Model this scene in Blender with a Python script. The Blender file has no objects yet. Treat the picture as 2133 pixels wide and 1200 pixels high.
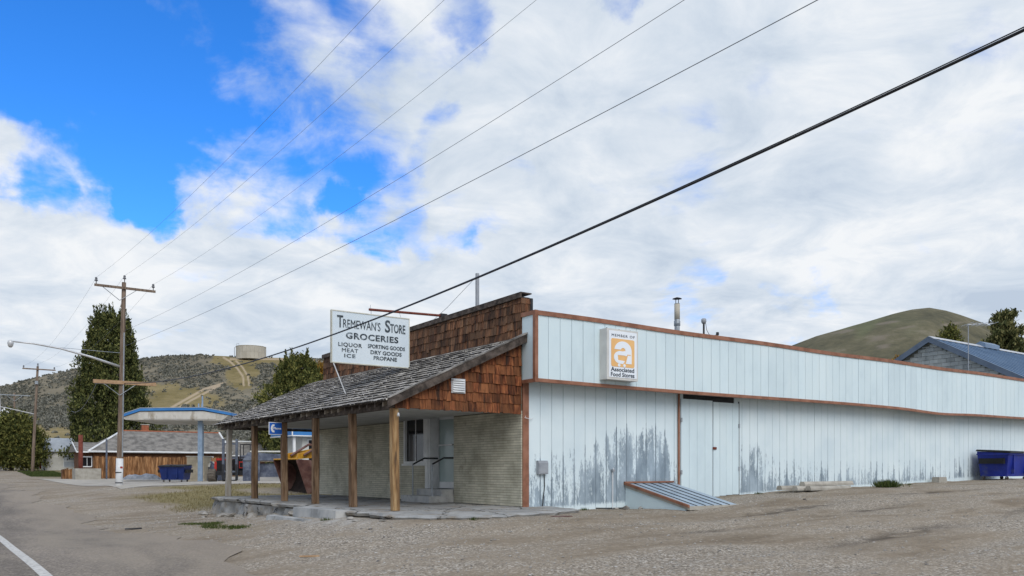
import bpy, math, random
import numpy as np
from mathutils import Vector, Matrix
R = random.Random(7)
NR = np.random.RandomState(5)
sc = bpy.context.scene
col = sc.collection
# ------------------------------------------------------------------ camera
F, CX, HV, H = 1725.0, 1066.5, 977.0, 1.65      # focal length in photo pixels, principal column, horizon row, eye height
cam = bpy.data.cameras.new('camera'); camo = bpy.data.objects.new('camera', cam); col.objects.link(camo)
camo.location = (0, 0, H); camo.rotation_euler = (math.pi/2, 0, 0)
cam.sensor_width = 36; cam.lens = 36*F/2133.0
cam.shift_y = (HV-600)/2133.0
cam.clip_start = .1; cam.clip_end = 8000
sc.camera = camo
# ------------------------------------------------------------------ world: sky with broken cloud
SUN_EL, SUN_AZ = math.radians(40), math.atan2(.40, -.92)
w = bpy.data.worlds.new('World'); sc.world = w; w.use_nodes = True
nt = w.node_tree; nt.nodes.clear()
def nd(t, typ, **kw):
    n = t.nodes.new(typ)
    for k, v in kw.items():
        if k.startswith('_'): setattr(n, k[1:], v)
        else:
            key = int(k[1:]) if k[0] == 'i' and k[1:].isdigit() else k
            n.inputs[key].default_value = v
    return n
def math_(t, op, a, b=None, clamp=False):
    n = t.nodes.new('ShaderNodeMath'); n.operation = op; n.use_clamp = clamp
    for i, x in enumerate((a, b)):
        if x is None: continue
        if isinstance(x, (int, float)): n.inputs[i].default_value = x
        else: t.links.new(x, n.inputs[i])
    return n.outputs[0]
def ramp(t, fac, stops, interp='LINEAR'):
    n = t.nodes.new('ShaderNodeValToRGB'); cr = n.color_ramp; cr.interpolation = interp
    while len(cr.elements) < len(stops): cr.elements.new(.5)
    for e, (p, c) in zip(cr.elements, stops):
        e.position = p; e.color = (*c, 1) if len(c) == 3 else c
    t.links.new(fac, n.inputs[0]); return n.outputs[0]
def mixc(t, fac, a, b, mode='MIX'):
    n = t.nodes.new('ShaderNodeMix'); n.data_type = 'RGBA'; n.blend_type = mode
    for i, x in ((0, fac), (6, a), (7, b)):
        if isinstance(x, (int, float)): n.inputs[i].default_value = x
        elif isinstance(x, tuple): n.inputs[i].default_value = (*x, 1)
        else: t.links.new(x, n.inputs[i])
    return n.outputs[2]
def world_sky():
    L = nt.links.new
    out = nd(nt, 'ShaderNodeOutputWorld')
    sky = nd(nt, 'ShaderNodeTexSky', _sky_type='NISHITA'); sky.sun_disc = False
    sky.sun_elevation = SUN_EL; sky.sun_rotation = SUN_AZ; sky.altitude = 1700; sky.air_density = 1.0; sky.dust_density = .3; sky.ozone_density = 2.0
    hs = nd(nt, 'ShaderNodeHueSaturation'); hs.inputs['Saturation'].default_value = 1.3; L(sky.outputs[0], hs.inputs['Color'])
    tint = mixc(nt, 1.0, hs.outputs[0], (.74, 1.20, 1.64), 'MULTIPLY')
    bg1 = nd(nt, 'ShaderNodeBackground'); bg1.inputs['Strength'].default_value = .15; L(tint, bg1.inputs['Color'])
    tc = nd(nt, 'ShaderNodeTexCoord'); sep = nd(nt, 'ShaderNodeSeparateXYZ'); L(tc.outputs['Generated'], sep.inputs[0])
    zz = math_(nt, 'MAXIMUM', sep.outputs[2], 0.0); zz = math_(nt, 'ADD', zz, .20)
    cx = math_(nt, 'DIVIDE', sep.outputs[0], zz); cy = math_(nt, 'DIVIDE', sep.outputs[1], zz)
    cb = nd(nt, 'ShaderNodeCombineXYZ'); L(cx, cb.inputs[0]); L(cy, cb.inputs[1])
    n1 = nd(nt, 'ShaderNodeTexNoise', Scale=1.15, Detail=10.0, Roughness=.56, Distortion=.25); L(cb.outputs[0], n1.inputs['Vector'])
    n2 = nd(nt, 'ShaderNodeTexNoise', Scale=4.2, Detail=11.0, Roughness=.58, Distortion=.35); L(cb.outputs[0], n2.inputs['Vector'])
    # warped direction for the openings in the cloud
    wn = nd(nt, 'ShaderNodeTexNoise', Scale=5.0, Detail=7.0, Roughness=.58); L(tc.outputs['Generated'], wn.inputs['Vector'])
    sub = nd(nt, 'ShaderNodeVectorMath', _operation='SUBTRACT'); L(wn.outputs['Color'], sub.inputs[0]); sub.inputs[1].default_value = (.5, .5, .5)
    scl = nd(nt, 'ShaderNodeVectorMath', _operation='SCALE'); L(sub.outputs[0], scl.inputs[0]); scl.inputs['Scale'].default_value = .26
    add = nd(nt, 'ShaderNodeVectorMath', _operation='ADD'); L(tc.outputs['Generated'], add.inputs[0]); L(scl.outputs[0], add.inputs[1])
    nrm = nd(nt, 'ShaderNodeVectorMath', _operation='NORMALIZE'); L(add.outputs[0], nrm.inputs[0])
    cov = None
    # openings: direction (azimuth right of +Y, elevation in degrees), angular radius, weight
    holes = [(-28.5, 26.5, 13.5, .74), (-39, 35, 16, 1.1), (-25, 20, 7.5, .56), (-31, 25, 7, .4), (-17, 28, 8, .42), (-12, 24.5, 9, .34), (-14, 19.5, 6, .34), (-9, 17.5, 5, .24), (-17, 17.0, 4, .25), (-4.7, 22.2, 2.5, .30), (-19.5, 28.5, 5, -.34), (-20.5, 24.3, 2.6, -.26), (-14.6, 24.2, 4.5, -.30), (-30, 19.5, 4.5, -.3), (10.2, 29, 2.4, .50), (-12, 18.2, 2.4, .36), (-5.5, 15.8, 2.2, .30), (-9, 16.5, 2.6, .25), (.8, 20, 2.4, .32),
             (12, 11.6, 2.6, .24), (20, 9.4, 2.4, .30), (-31, 15.2, 2.4, .42), (-24.8, 15.6, 2.2, .42), (-3, 28, 3, .3), (-62, 26, 12, .7), (60, 40, 16, .8), (-120, 35, 18, .9), (130, 30, 16, .9), (170, 50, 15, .8), (-70, 55, 14, .6)]
    for az, el, rad, wt in holes:
        a, e = math.radians(az), math.radians(el)
        d = nd(nt, 'ShaderNodeVectorMath', _operation='DOT_PRODUCT'); L(nrm.outputs[0], d.inputs[0])
        d.inputs[1].default_value = (math.sin(a)*math.cos(e), math.cos(a)*math.cos(e), math.sin(e))
        mr = nd(nt, 'ShaderNodeMapRange', _interpolation_type='SMOOTHSTEP'); L(d.outputs['Value'], mr.inputs[0])
        mr.inputs[1].default_value = math.cos(math.radians(rad)); mr.inputs[2].default_value = math.cos(math.radians(rad*.35)); mr.inputs[3].default_value = 0; mr.inputs[4].default_value = wt
        cov = mr.outputs[0] if cov is None else math_(nt, 'ADD', cov, mr.outputs[0])
    dens = math_(nt, 'ADD', math_(nt, 'MULTIPLY', n1.outputs[0], .55), math_(nt, 'MULTIPLY', n2.outputs[0], 1.05))
    dens = math_(nt, 'SUBTRACT', dens, math_(nt, 'MULTIPLY', cov, .62))
    mr = nd(nt, 'ShaderNodeMapRange', _interpolation_type='SMOOTHSTEP'); L(dens, mr.inputs[0])
    mr.inputs[1].default_value = .26; mr.inputs[2].default_value = .70
    # cloud tone
    n3 = nd(nt, 'ShaderNodeTexNoise', Scale=1.6, Detail=8.0, Roughness=.55, Distortion=.5); L(cb.outputs[0], n3.inputs['Vector'])
    n4 = nd(nt, 'ShaderNodeTexNoise', Scale=4.0, Detail=11.0, Roughness=.62, Distortion=.5); 
    ofs = nd(nt, 'ShaderNodeVectorMath', _operation='ADD'); L(cb.outputs[0], ofs.inputs[0]); ofs.inputs[1].default_value = (3.1, 7.7, 1.3); L(ofs.outputs[0], n4.inputs['Vector'])
    tn = math_(nt, 'ADD', math_(nt, 'MULTIPLY', n3.outputs[0], .5), math_(nt, 'MULTIPLY', n4.outputs[0], .5))
    cc = ramp(nt, tn, [(.37, (.52, .61, .735)), (.45, (.64, .72, .82)), (.52, (.75, .81, .885)), (.60, (.90, .925, .955))])
    bg2 = nd(nt, 'ShaderNodeBackground'); bg2.inputs['Strength'].default_value = 1.0; L(cc, bg2.inputs['Color'])
    ms = nd(nt, 'ShaderNodeMixShader'); L(mr.outputs[0], ms.inputs[0]); L(bg1.outputs[0], ms.inputs[1]); L(bg2.outputs[0], ms.inputs[2]); L(ms.outputs[0], out.inputs[0])
world_sky()
# ------------------------------------------------------------------ sun through thin cloud
sl = bpy.data.lights.new('sun', 'SUN'); sl.energy = 1.9; sl.angle = math.radians(40); sl.color = (1, .955, .89)
so = bpy.data.objects.new('sun', sl); col.objects.link(so)
sd = Vector((math.sin(SUN_AZ)*math.cos(SUN_EL), math.cos(SUN_AZ)*math.cos(SUN_EL), math.sin(SUN_EL)))
so.rotation_euler = (-sd).to_track_quat('-Z', 'Y').to_euler(); so.location = sd*60
vs = sc.view_settings; vs.view_transform = 'Standard'; vs.look = 'None'; vs.exposure = .0; vs.gamma = 1.0; vs.use_curve_mapping = False
sc.render.engine = 'CYCLES'; sc.cycles.use_denoising = True; sc.cycles.max_bounces = 6
try: sc.cycles.denoiser = 'OPENIMAGEDENOISE'
except Exception: pass
# ------------------------------------------------------------------ site frame: x = b (away from the road), y = a (along the road, away)
SITE = math.atan2(.5826, .81276)
CS, SN = math.cos(SITE), math.sin(SITE)
def W(b, a, z=0): return Vector((b*CS - a*SN, b*SN + a*CS, z))
def at(u, v, Y): return Vector(((u-CX)/F*Y, Y, H+(HV-v)/F*Y))
def site(p): return (p.x*CS+p.y*SN, -p.x*SN+p.y*CS)          # -> (b, a)
# ------------------------------------------------------------------ materials
def new_mat(name):
    m = bpy.data.materials.new(name); m.use_nodes = True; t = m.node_tree
    return m, t, t.nodes['Principled BSDF']
def site_pos(t):
    g = nd(t, 'ShaderNodeNewGeometry'); mp = nd(t, 'ShaderNodeMapping', _vector_type='POINT'); mp.inputs['Rotation'].default_value = (0, 0, -SITE)
    t.links.new(g.outputs['Position'], mp.inputs[0]); return mp.outputs[0], g
def scaled(t, vec, s):
    m = nd(t, 'ShaderNodeVectorMath', _operation='MULTIPLY'); m.inputs[1].default_value = s; t.links.new(vec, m.inputs[0]); return m.outputs[0]
def rand_piece(t, g):
    oi = nd(t, 'ShaderNodeObjectInfo')
    return math_(t, 'FRACT', math_(t, 'ADD', oi.outputs['Random'], g.outputs['Random Per Island']))
def M(name, cols, scale=3.0, stretch=(1, 1, 1), rough=.85, bump=.25, bscale=40, rnd=0.0, metal=0.0, hue=None, spec=.3, lo=.36, hi=.64, dirt=None):
    m, t, p = new_mat(name); pos, g = site_pos(t)
    sv = scaled(t, pos, stretch)
    n = nd(t, 'ShaderNodeTexNoise', Scale=scale, Detail=8.0, Roughness=.6); t.links.new(sv, n.inputs['Vector'])
    k = len(cols); c = ramp(t, n.outputs[0], [(lo+(hi-lo)*i/max(1, k-1), cols[i]) for i in range(k)])
    if hue or rnd:
        rp = rand_piece(t, g)
    if hue: c = mixc(t, math_(t, 'MULTIPLY', rp, .8), c, hue)
    if rnd:
        wn = nd(t, 'ShaderNodeTexWhiteNoise', _noise_dimensions='1D'); t.links.new(rp, wn.inputs['W'])
        f = math_(t, 'ADD', math_(t, 'MULTIPLY', wn.outputs['Value'], 2*rnd), 1-rnd)
        cb = nd(t, 'ShaderNodeCombineColor'); [t.links.new(f, cb.inputs[i]) for i in range(3)]
        c = mixc(t, 1.0, c, cb.outputs[0], 'MULTIPLY')
    if dirt:
        n3 = nd(t, 'ShaderNodeTexNoise', Scale=dirt[1], Detail=7.0, Roughness=.65); t.links.new(sv, n3.inputs['Vector'])
        fd = ramp(t, n3.outputs[0], [(dirt[2], (0, 0, 0)), (dirt[2]+.12, (1, 1, 1))]); c = mixc(t, fd, c, dirt[0])
    t.links.new(c, p.inputs['Base Color'])
    p.inputs['Roughness'].default_value = rough; p.inputs['Metallic'].default_value = metal; p.inputs['Specular IOR Level'].default_value = spec
    if bump:
        n2 = nd(t, 'ShaderNodeTexNoise', Scale=bscale, Detail=4.0); t.links.new(sv, n2.inputs['Vector'])
        b = nd(t, 'ShaderNodeBump', Strength=bump, Distance=.02); t.links.new(n2.outputs[0], b.inputs['Height']); t.links.new(b.outputs[0], p.inputs['Normal'])
    return m
MT = {}
MT['shake'] = M('grey cedar shake', [(.10, .092, .085), (.27, .255, .235), (.46, .44, .41)], 1.6, (1, 5, 1), bump=.7, bscale=30, rnd=.42, lo=.36, hi=.60)
MT['shingle'] = M('brown cedar shingle', [(.035, .014, .008), (.115, .047, .022), (.26, .125, .06)], 2.5, (6, 6, .8), bump=.7, bscale=25, rnd=.55, hue=(.155, .09, .052), dirt=((.035, .022, .016), 1.3, .54))
MT['gshingle'] = M('red brown cedar shingle', [(.035, .010, .005), (.14, .040, .015), (.32, .12, .045)], 2.5, (6, 6, .8), bump=.7, bscale=25, rnd=.5, hue=(.21, .085, .034), dirt=((.035, .018, .012), 1.2, .55))
MT['darkwood'] = M('dark weathered board', [(.03, .024, .02), (.075, .06, .05), (.13, .105, .09)], 2, (3, 3, 3), bump=.5)
MT['rafter'] = M('pale rafter end', [(.16, .13, .10), (.30, .26, .21)], 4, bump=.3)
MT['post'] = M('weathered timber post', [(.05, .030, .018), (.14, .085, .048), (.26, .175, .11)], 2.2, (5, 5, .5), bump=.5, rnd=.2, dirt=((.045, .03, .02), 2.2, .60))
MT['yelpost'] = M('yellowed timber post', [(.15, .085, .04), (.33, .20, .09), (.47, .33, .18)], 2.4, (6, 6, .5), bump=.6, dirt=((.07, .045, .03), 2.6, .57))
MT['greypost'] = M('grey timber post', [(.28, .25, .21), (.42, .40, .36)], 2.0, (5, 5, .5), bump=.4)
MT['brick'] = M('painted sage brick', [(.37, .355, .28), (.48, .465, .375), (.56, .54, .44)], 1.2, bump=.5, bscale=30, rnd=.10, dirt=((.17, .15, .11), .9, .62))
MT['mortar'] = M('painted joint', [(.15, .145, .11), (.20, .195, .155)], 4)
MT['conc'] = M('aged concrete', [(.23, .235, .235), (.37, .38, .38), (.47, .47, .455)], 1.5, bump=.7, bscale=14, dirt=((.16, .145, .125), 1.1, .58))
MT['conc2'] = M('sandy concrete', [(.30, .28, .24), (.43, .41, .36)], 3, bump=.6, bscale=18, rnd=.14)
MT['rock'] = M('rubble stone', [(.14, .13, .12), (.28, .265, .24), (.42, .40, .37)], 4, bump=.8, bscale=14, rnd=.2)
MT['rubble'] = M('dusty broken concrete', [(.20, .19, .17), (.30, .285, .26), (.38, .365, .335)], 3, bump=.9, bscale=14, rnd=.15, dirt=((.19, .165, .135), 2, .52))
MT['white'] = M('aged white paint', [(.60, .62, .63), (.70, .72, .73), (.76, .77, .77)], 1.5, bump=.12)
MT['panel'] = M('white sheet metal', [(.56, .675, .72), (.615, .735, .775), (.645, .755, .785)], .9, (1, 1, .5), rough=.55, bump=.1, bscale=8, rnd=.025)
MT['brown'] = M('brown trim metal', [(.19, .082, .048), (.27, .122, .074), (.31, .15, .096)], 3, rough=.55, bump=.12, bscale=10)
MT['soffit'] = M('white soffit board', [(.42, .42, .40), (.55, .55, .53)], 2)
MT['glass'] = M('dark window glass', [(.008, .009, .01), (.02, .02, .024)], 1.2, rough=.06, bump=0, spec=.5)
MT['doorglass'] = M('papered door glass', [(.30, .385, .385), (.36, .44, .44)], 1.0, rough=.18, bump=0, spec=.5)
MT['alu'] = M('dull aluminium', [(.46, .47, .475), (.60, .61, .62)], 3, rough=.4, bump=.1, metal=.3)
MT['galv'] = M('galvanised steel', [(.24, .27, .29), (.36, .39, .42)], 4, rough=.45, bump=.15, metal=.4)
MT['iron'] = M('black iron', [(.016, .017, .02), (.035, .036, .04)], 5, rough=.5)
MT['greybox'] = M('grey enamel box', [(.25, .27, .30), (.32, .345, .375)], 4, rough=.45)
MT['blueroof'] = M('blue grey metal roof', [(.13, .20, .30), (.17, .25, .36)], .8, rough=.4, bump=.08, rnd=.05)
MT['slate'] = M('slate blue trim', [(.085, .115, .16), (.115, .15, .20)], 2, rough=.5)
MT['hatchroof'] = M('pale blue metal roof', [(.27, .35, .43), (.36, .44, .52)], 2.0, rough=.35, bump=.15, rnd=.05, dirt=((.44, .33, .20), .9, .68))
MT['block'] = M('grey cinder block', [(.24, .26, .255), (.33, .35, .34), (.40, .42, .40)], 1.5, bump=.5, rnd=.22)
MT['tanblock'] = M('tan cinder block', [(.32, .28, .21), (.42, .37, .28)], 2, rnd=.12)
MT['signface'] = M('pale blue sign paint', [(.60, .69, .75), (.665, .74, .785)], 1.2, rough=.6, bump=.05)
MT['signtrim'] = M('cream sign edge', [(.50, .50, .42), (.64, .63, .55)], 4)
MT['boxsign'] = M('white acrylic sign face', [(.74, .80, .86), (.78, .83, .88)], 1, rough=.3, bump=0)
MT['boxcase'] = M('putty sign case', [(.52, .52, .50), (.62, .62, .59)], 2, rough=.5)
MT['orange'] = M('pale orange print', [(.76, .44, .17), (.80, .49, .205)], 2, rough=.35, bump=0)
MT['ink'] = M('dark blue print', [(.010, .022, .04), (.018, .034, .06)], 3, rough=.45, bump=0)
MT['inkfade'] = M('faded sign lettering', [(.03, .042, .052), (.07, .09, .105), (.30, .36, .40)], 9, rough=.6, bump=0, lo=.40, hi=.70)
MT['signblue'] = M('sign blue', [(.012, .095, .42), (.016, .12, .50)], 2, rough=.4, bump=0)
MT['fasciablue'] = M('station blue', [(.035, .16, .42), (.05, .21, .50)], 1, rough=.45, bump=0, dirt=((.15, .27, .44), 1.0, .64))
MT['dumpblue'] = M('navy dumpster paint', [(.008, .020, .105), (.012, .030, .15)], 2, rough=.45, bump=.1, dirt=((.05, .06, .12), 2.0, .66))
MT['dumpbright'] = M('royal blue dumpster paint', [(.010, .020, .20), (.014, .032, .29)], 2, rough=.5, bump=.2, dirt=((.06, .07, .17), 3.0, .56))
MT['black'] = M('black plastic', [(.006, .006, .007), (.014, .014, .015)], 4, rough=.55)
MT['rubber'] = M('tyre rubber', [(.07, .06, .05), (.15, .13, .105)], 6, rough=.9)
MT['red'] = M('red machine paint', [(.26, .014, .010), (.46, .03, .02)], 3, rough=.45)
MT['rust'] = M('worn bucket steel', [(.09, .040, .034), (.15, .072, .058), (.21, .125, .105)], 2.5, rough=.55, bump=.3)
MT['bucketsteel'] = M('painted shade bucket steel', [(.018, .012, .010), (.04, .028, .022)], 3, bump=.4)  # near black: the shade inside the bucket is put into its colour
MT['yellow'] = M('yellow machine paint', [(.50, .24, .02), (.66, .36, .035)], 3, rough=.5, dirt=((.22, .10, .03), 3.0, .60))
MT['mast'] = M('blue grey mast steel', [(.075, .09, .12), (.13, .15, .19)], 4, rough=.5)
MT['column'] = M('blue grey column paint', [(.20, .28, .38), (.28, .36, .46)], 3, rough=.5)
MT['tarp'] = M('faded blue tarp', [(.045, .055, .085), (.08, .095, .135), (.14, .16, .20)], 3, rough=.7, bump=.5, bscale=6)
MT['tarp2'] = M('grey plastic sheet', [(.16, .18, .21), (.34, .36, .40)], 3, rough=.6, bump=.5, bscale=6)
MT['fence'] = M('stained fence board', [(.085, .036, .014), (.22, .105, .042), (.38, .215, .10)], 1.6, (5, 5, .6), bump=.4, rnd=.38, dirt=((.04, .025, .015), 1.5, .62))
MT['asphshingle'] = M('grey asphalt shingle', [(.115, .108, .10), (.19, .18, .165), (.25, .235, .215)], 2.2, bump=.5, bscale=8)
MT['brownwall'] = M('brown siding', [(.10, .045, .022), (.17, .082, .042)], 2)
MT['chimney'] = M('orange brick', [(.28, .085, .04), (.38, .14, .075)], 5)
MT['cream'] = M('cream house wall', [(.56, .56, .52), (.66, .66, .62)], 2)
MT['canopy'] = M('grimy canopy panel', [(.40, .38, .33), (.52, .50, .45), (.58, .565, .52)], 1.2, (1, 1, .4), dirt=((.30, .26, .20), 1.2, .60))
MT['roofmetal'] = M('pale metal roof', [(.33, .37, .42), (.42, .46, .51)], 2, rough=.5)
MT['tank'] = M('tan tank steel', [(.40, .37, .305), (.47, .44, .37)], .3, rough=.7, bump=0, rnd=.05)
MT['bark'] = M('bark', [(.045, .032, .024), (.10, .075, .055)], 4, (4, 4, .8), bump=.8)
MT['pole'] = M('weathered pole', [(.10, .072, .053), (.19, .14, .105), (.26, .205, .16)], 3, (6, 6, .35), bump=.5, dirt=((.07, .05, .04), 3, .62))
MT['newarm'] = M('new timber arm', [(.33, .205, .115), (.43, .29, .175)], 3, (3, 3, 3), bump=.3)
MT['insul'] = M('grey porcelain', [(.10, .105, .12), (.17, .175, .19)], 5, rough=.3)
MT['wire'] = M('aged line wire', [(.16, .185, .22), (.22, .245, .28)], 5, rough=.5, bump=0)
MT['cable'] = M('black cable', [(.010, .011, .014), (.02, .021, .025)], 5, rough=.5, bump=0)
MT['rustpost'] = M('rusty pipe', [(.12, .03, .02), (.20, .06, .04)], 5)
def leafmat(name, c1, c2, c3, sat=.35):
    m, t, p = new_mat(name); pos, g = site_pos(t)
    n = nd(t, 'ShaderNodeTexNoise', Scale=1.3, Detail=4.0, Roughness=.65); t.links.new(pos, n.inputs['Vector'])
    wn = nd(t, 'ShaderNodeTexWhiteNoise', _noise_dimensions='1D'); t.links.new(g.outputs['Random Per Island'], wn.inputs['W'])
    f = math_(t, 'ADD', math_(t, 'MULTIPLY', n.outputs[0], .6), math_(t, 'MULTIPLY', wn.outputs[0], .4))
    c = ramp(t, f, [(.34, c1), (.5, c2), (.66, c3)]); t.links.new(c, p.inputs['Base Color'])
    p.inputs['Roughness'].default_value = .8; p.inputs['Specular IOR Level'].default_value = .15
    tr = nd(t, 'ShaderNodeBsdfTranslucent'); t.links.new(c, tr.inputs[0]); mx = nd(t, 'ShaderNodeMixShader'); mx.inputs[0].default_value = .18
    t.links.new(p.outputs[0], mx.inputs[1]); t.links.new(tr.outputs[0], mx.inputs[2]); t.links.new(mx.outputs[0], t.nodes['Material Output'].inputs[0])
    return m
MT['juniper'] = leafmat('dark juniper foliage', (.024, .034, .013), (.078, .094, .030), (.19, .195, .065))
MT['green'] = leafmat('olive green foliage', (.036, .048, .014), (.105, .118, .034), (.23, .22, .065))
MT['autumn'] = leafmat('autumn foliage', (.16, .09, .02), (.32, .18, .03), (.42, .26, .05))
MT['pine'] = leafmat('pine needles', (.04, .052, .02), (.12, .132, .05), (.25, .235, .10))
MT['sage'] = leafmat('sagebrush foliage', (.075, .078, .062), (.165, .165, .135), (.27, .265, .225))
MT['drygrass'] = leafmat('dry grass blades', (.12, .105, .045), (.22, .18, .085), (.29, .245, .14))
MT['lawn'] = leafmat('green grass blades', (.03, .05, .014), (.06, .085, .022), (.10, .12, .04))
def peel_mat():
    """white painted sheet metal; the paint has flaked off to the grey galvanised sheet low down, in streaks along the ribs"""
    m, t, p = new_mat('flaking white sheet metal'); L = t.links.new
    pos, g = site_pos(t); sp = nd(t, 'ShaderNodeSeparateXYZ'); L(pos, sp.inputs[0]); b, z = sp.outputs[0], sp.outputs[2]
    n = nd(t, 'ShaderNodeTexNoise', Scale=.9, Detail=5.0); L(pos, n.inputs['Vector'])
    white = ramp(t, n.outputs[0], [(.35, (.60, .71, .755)), (.6, (.675, .775, .805))])
    def vn(s, sc_, det, rg):
        q = nd(t, 'ShaderNodeTexNoise', Scale=sc_, Detail=det, Roughness=rg); L(scaled(t, pos, s), q.inputs['Vector']); return q.outputs[0]
    streak = vn((1, 1, .16), 5.0, 6.0, .7)                 # tall narrow patches
    chip = vn((1, 1, .45), 22.0, 5.0, .7)                  # ragged flakes
    patch = vn((1, 1, .4), .9, 3.0, .5)
    zone = ramp(t, math_(t, 'DIVIDE', math_(t, 'SUBTRACT', b, 12.0), 30.0),
                [(.0, (.80,)*3), (.05, (.78,)*3), (.075, (.86,)*3), (.10, (1.0,)*3), (.115, (1.14,)*3), (.135, (.98,)*3), (.152, (1.14,)*3), (.172, (1.05,)*3), (.182, (.6,)*3), (.265, (.45,)*3), (.283, (.84,)*3), (.305, (.82,)*3), (.34, (.56,)*3), (.50, (.46,)*3), (.80, (.45,)*3), (1.0, (.42,)*3)])
    base = math_(t, 'ADD', .62, math_(t, 'MULTIPLY', math_(t, 'SUBTRACT', b, 12.0), .030))   # foot of the wall rises with the lot
    hz = math_(t, 'SUBTRACT', z, base)
    reach = math_(t, 'MULTIPLY', zone, 2.2)
    fall = math_(t, 'SUBTRACT', 1.0, math_(t, 'DIVIDE', hz, reach))
    s = math_(t, 'ADD', math_(t, 'ADD', math_(t, 'MULTIPLY', fall, .42), math_(t, 'MULTIPLY', math_(t, 'SUBTRACT', streak, .5), 1.5)), math_(t, 'MULTIPLY', math_(t, 'SUBTRACT', chip, .5), .7))
    s = math_(t, 'ADD', s, math_(t, 'MULTIPLY', math_(t, 'SUBTRACT', zone, .6), .42))
    s = math_(t, 'ADD', s, math_(t, 'MULTIPLY', math_(t, 'SUBTRACT', patch, .5), .35))
    seam = math_(t, 'COSINE', math_(t, 'MULTIPLY', math_(t, 'SUBTRACT', b, 12.335), 2*math.pi/.371)); seam = math_(t, 'MULTIPLY', math_(t, 'POWER', math_(t, 'MAXIMUM', seam, 0.0), 14.0), .30)
    s = math_(t, 'ADD', s, seam)
    gate = nd(t, 'ShaderNodeMapRange'); L(fall, gate.inputs[0]); gate.inputs[1].default_value = -.05; gate.inputs[2].default_value = .22
    mk = ramp(t, math_(t, 'MULTIPLY', s, gate.outputs[0]), [(.25, (0, 0, 0)), (.42, (1, 1, 1))])
    n5 = vn((1, 1, .4), 2.5, 5.0, .6)
    bare = ramp(t, n5, [(.35, (.20, .255, .30)), (.62, (.35, .43, .49))])
    foot = nd(t, 'ShaderNodeMapRange'); L(math_(t, 'ADD', hz, math_(t, 'MULTIPLY', chip, .14)), foot.inputs[0]); foot.inputs[1].default_value = .06; foot.inputs[2].default_value = .14
    mk = math_(t, 'MULTIPLY', mk, foot.outputs[0])
    c = mixc(t, mk, white, bare)
    L(c, p.inputs['Base Color']); p.inputs['Roughness'].default_value = .6; p.inputs['Specular IOR Level'].default_value = .3
    bp = nd(t, 'ShaderNodeBump', Strength=.3, Distance=.01); L(math_(t, 'MULTIPLY', mk, -1.0), bp.inputs['Height']); L(bp.outputs[0], p.inputs['Normal'])
    return m
MT['peel'] = peel_mat()
def slab_mat():
    m, t, p = new_mat('cracked porch concrete'); L = t.links.new; pos, g = site_pos(t)
    def nz(sc_, det=6.0, rg=.65):
        q = nd(t, 'ShaderNodeTexNoise', Scale=sc_, Detail=det, Roughness=rg); L(pos, q.inputs['Vector']); return q
    c = ramp(t, nz(.8).outputs[0], [(.33, (.20, .20, .195)), (.5, (.315, .32, .315)), (.66, (.43, .43, .415))])
    c = mixc(t, ramp(t, nz(1.7, 8.0, .7).outputs[0], [(.50, (0,)*3), (.62, (.85,)*3)]), c, (.25, .215, .17))
    wv = nd(t, 'ShaderNodeVectorMath', _operation='SCALE'); L(nz(2.0).outputs['Color'], wv.inputs[0]); wv.inputs['Scale'].default_value = .9
    av = nd(t, 'ShaderNodeVectorMath', _operation='ADD'); L(pos, av.inputs[0]); L(wv.outputs[0], av.inputs[1])
    v = nd(t, 'ShaderNodeTexVoronoi', _feature='DISTANCE_TO_EDGE', Scale=.55); L(av.outputs[0], v.inputs['Vector'])
    ck = ramp(t, v.outputs['Distance'], [(.004, (1,)*3), (.016, (0,)*3)]); c = mixc(t, ck, c, (.035, .032, .028))
    fine = nz(22.0, 5.0, .8).outputs[0]; c = mixc(t, 1.0, c, ramp(t, fine, [(.3, (.8,)*3), (.7, (1.15,)*3)]), 'MULTIPLY')
    L(c, p.inputs['Base Color']); p.inputs['Roughness'].default_value = .92; p.inputs['Specular IOR Level'].default_value = .2
    b = nd(t, 'ShaderNodeBump', Strength=.7, Distance=.02); L(math_(t, 'SUBTRACT', fine, ck), b.inputs['Height']); L(b.outputs[0], p.inputs['Normal'])
    return m
MT['slab'] = slab_mat()
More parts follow.
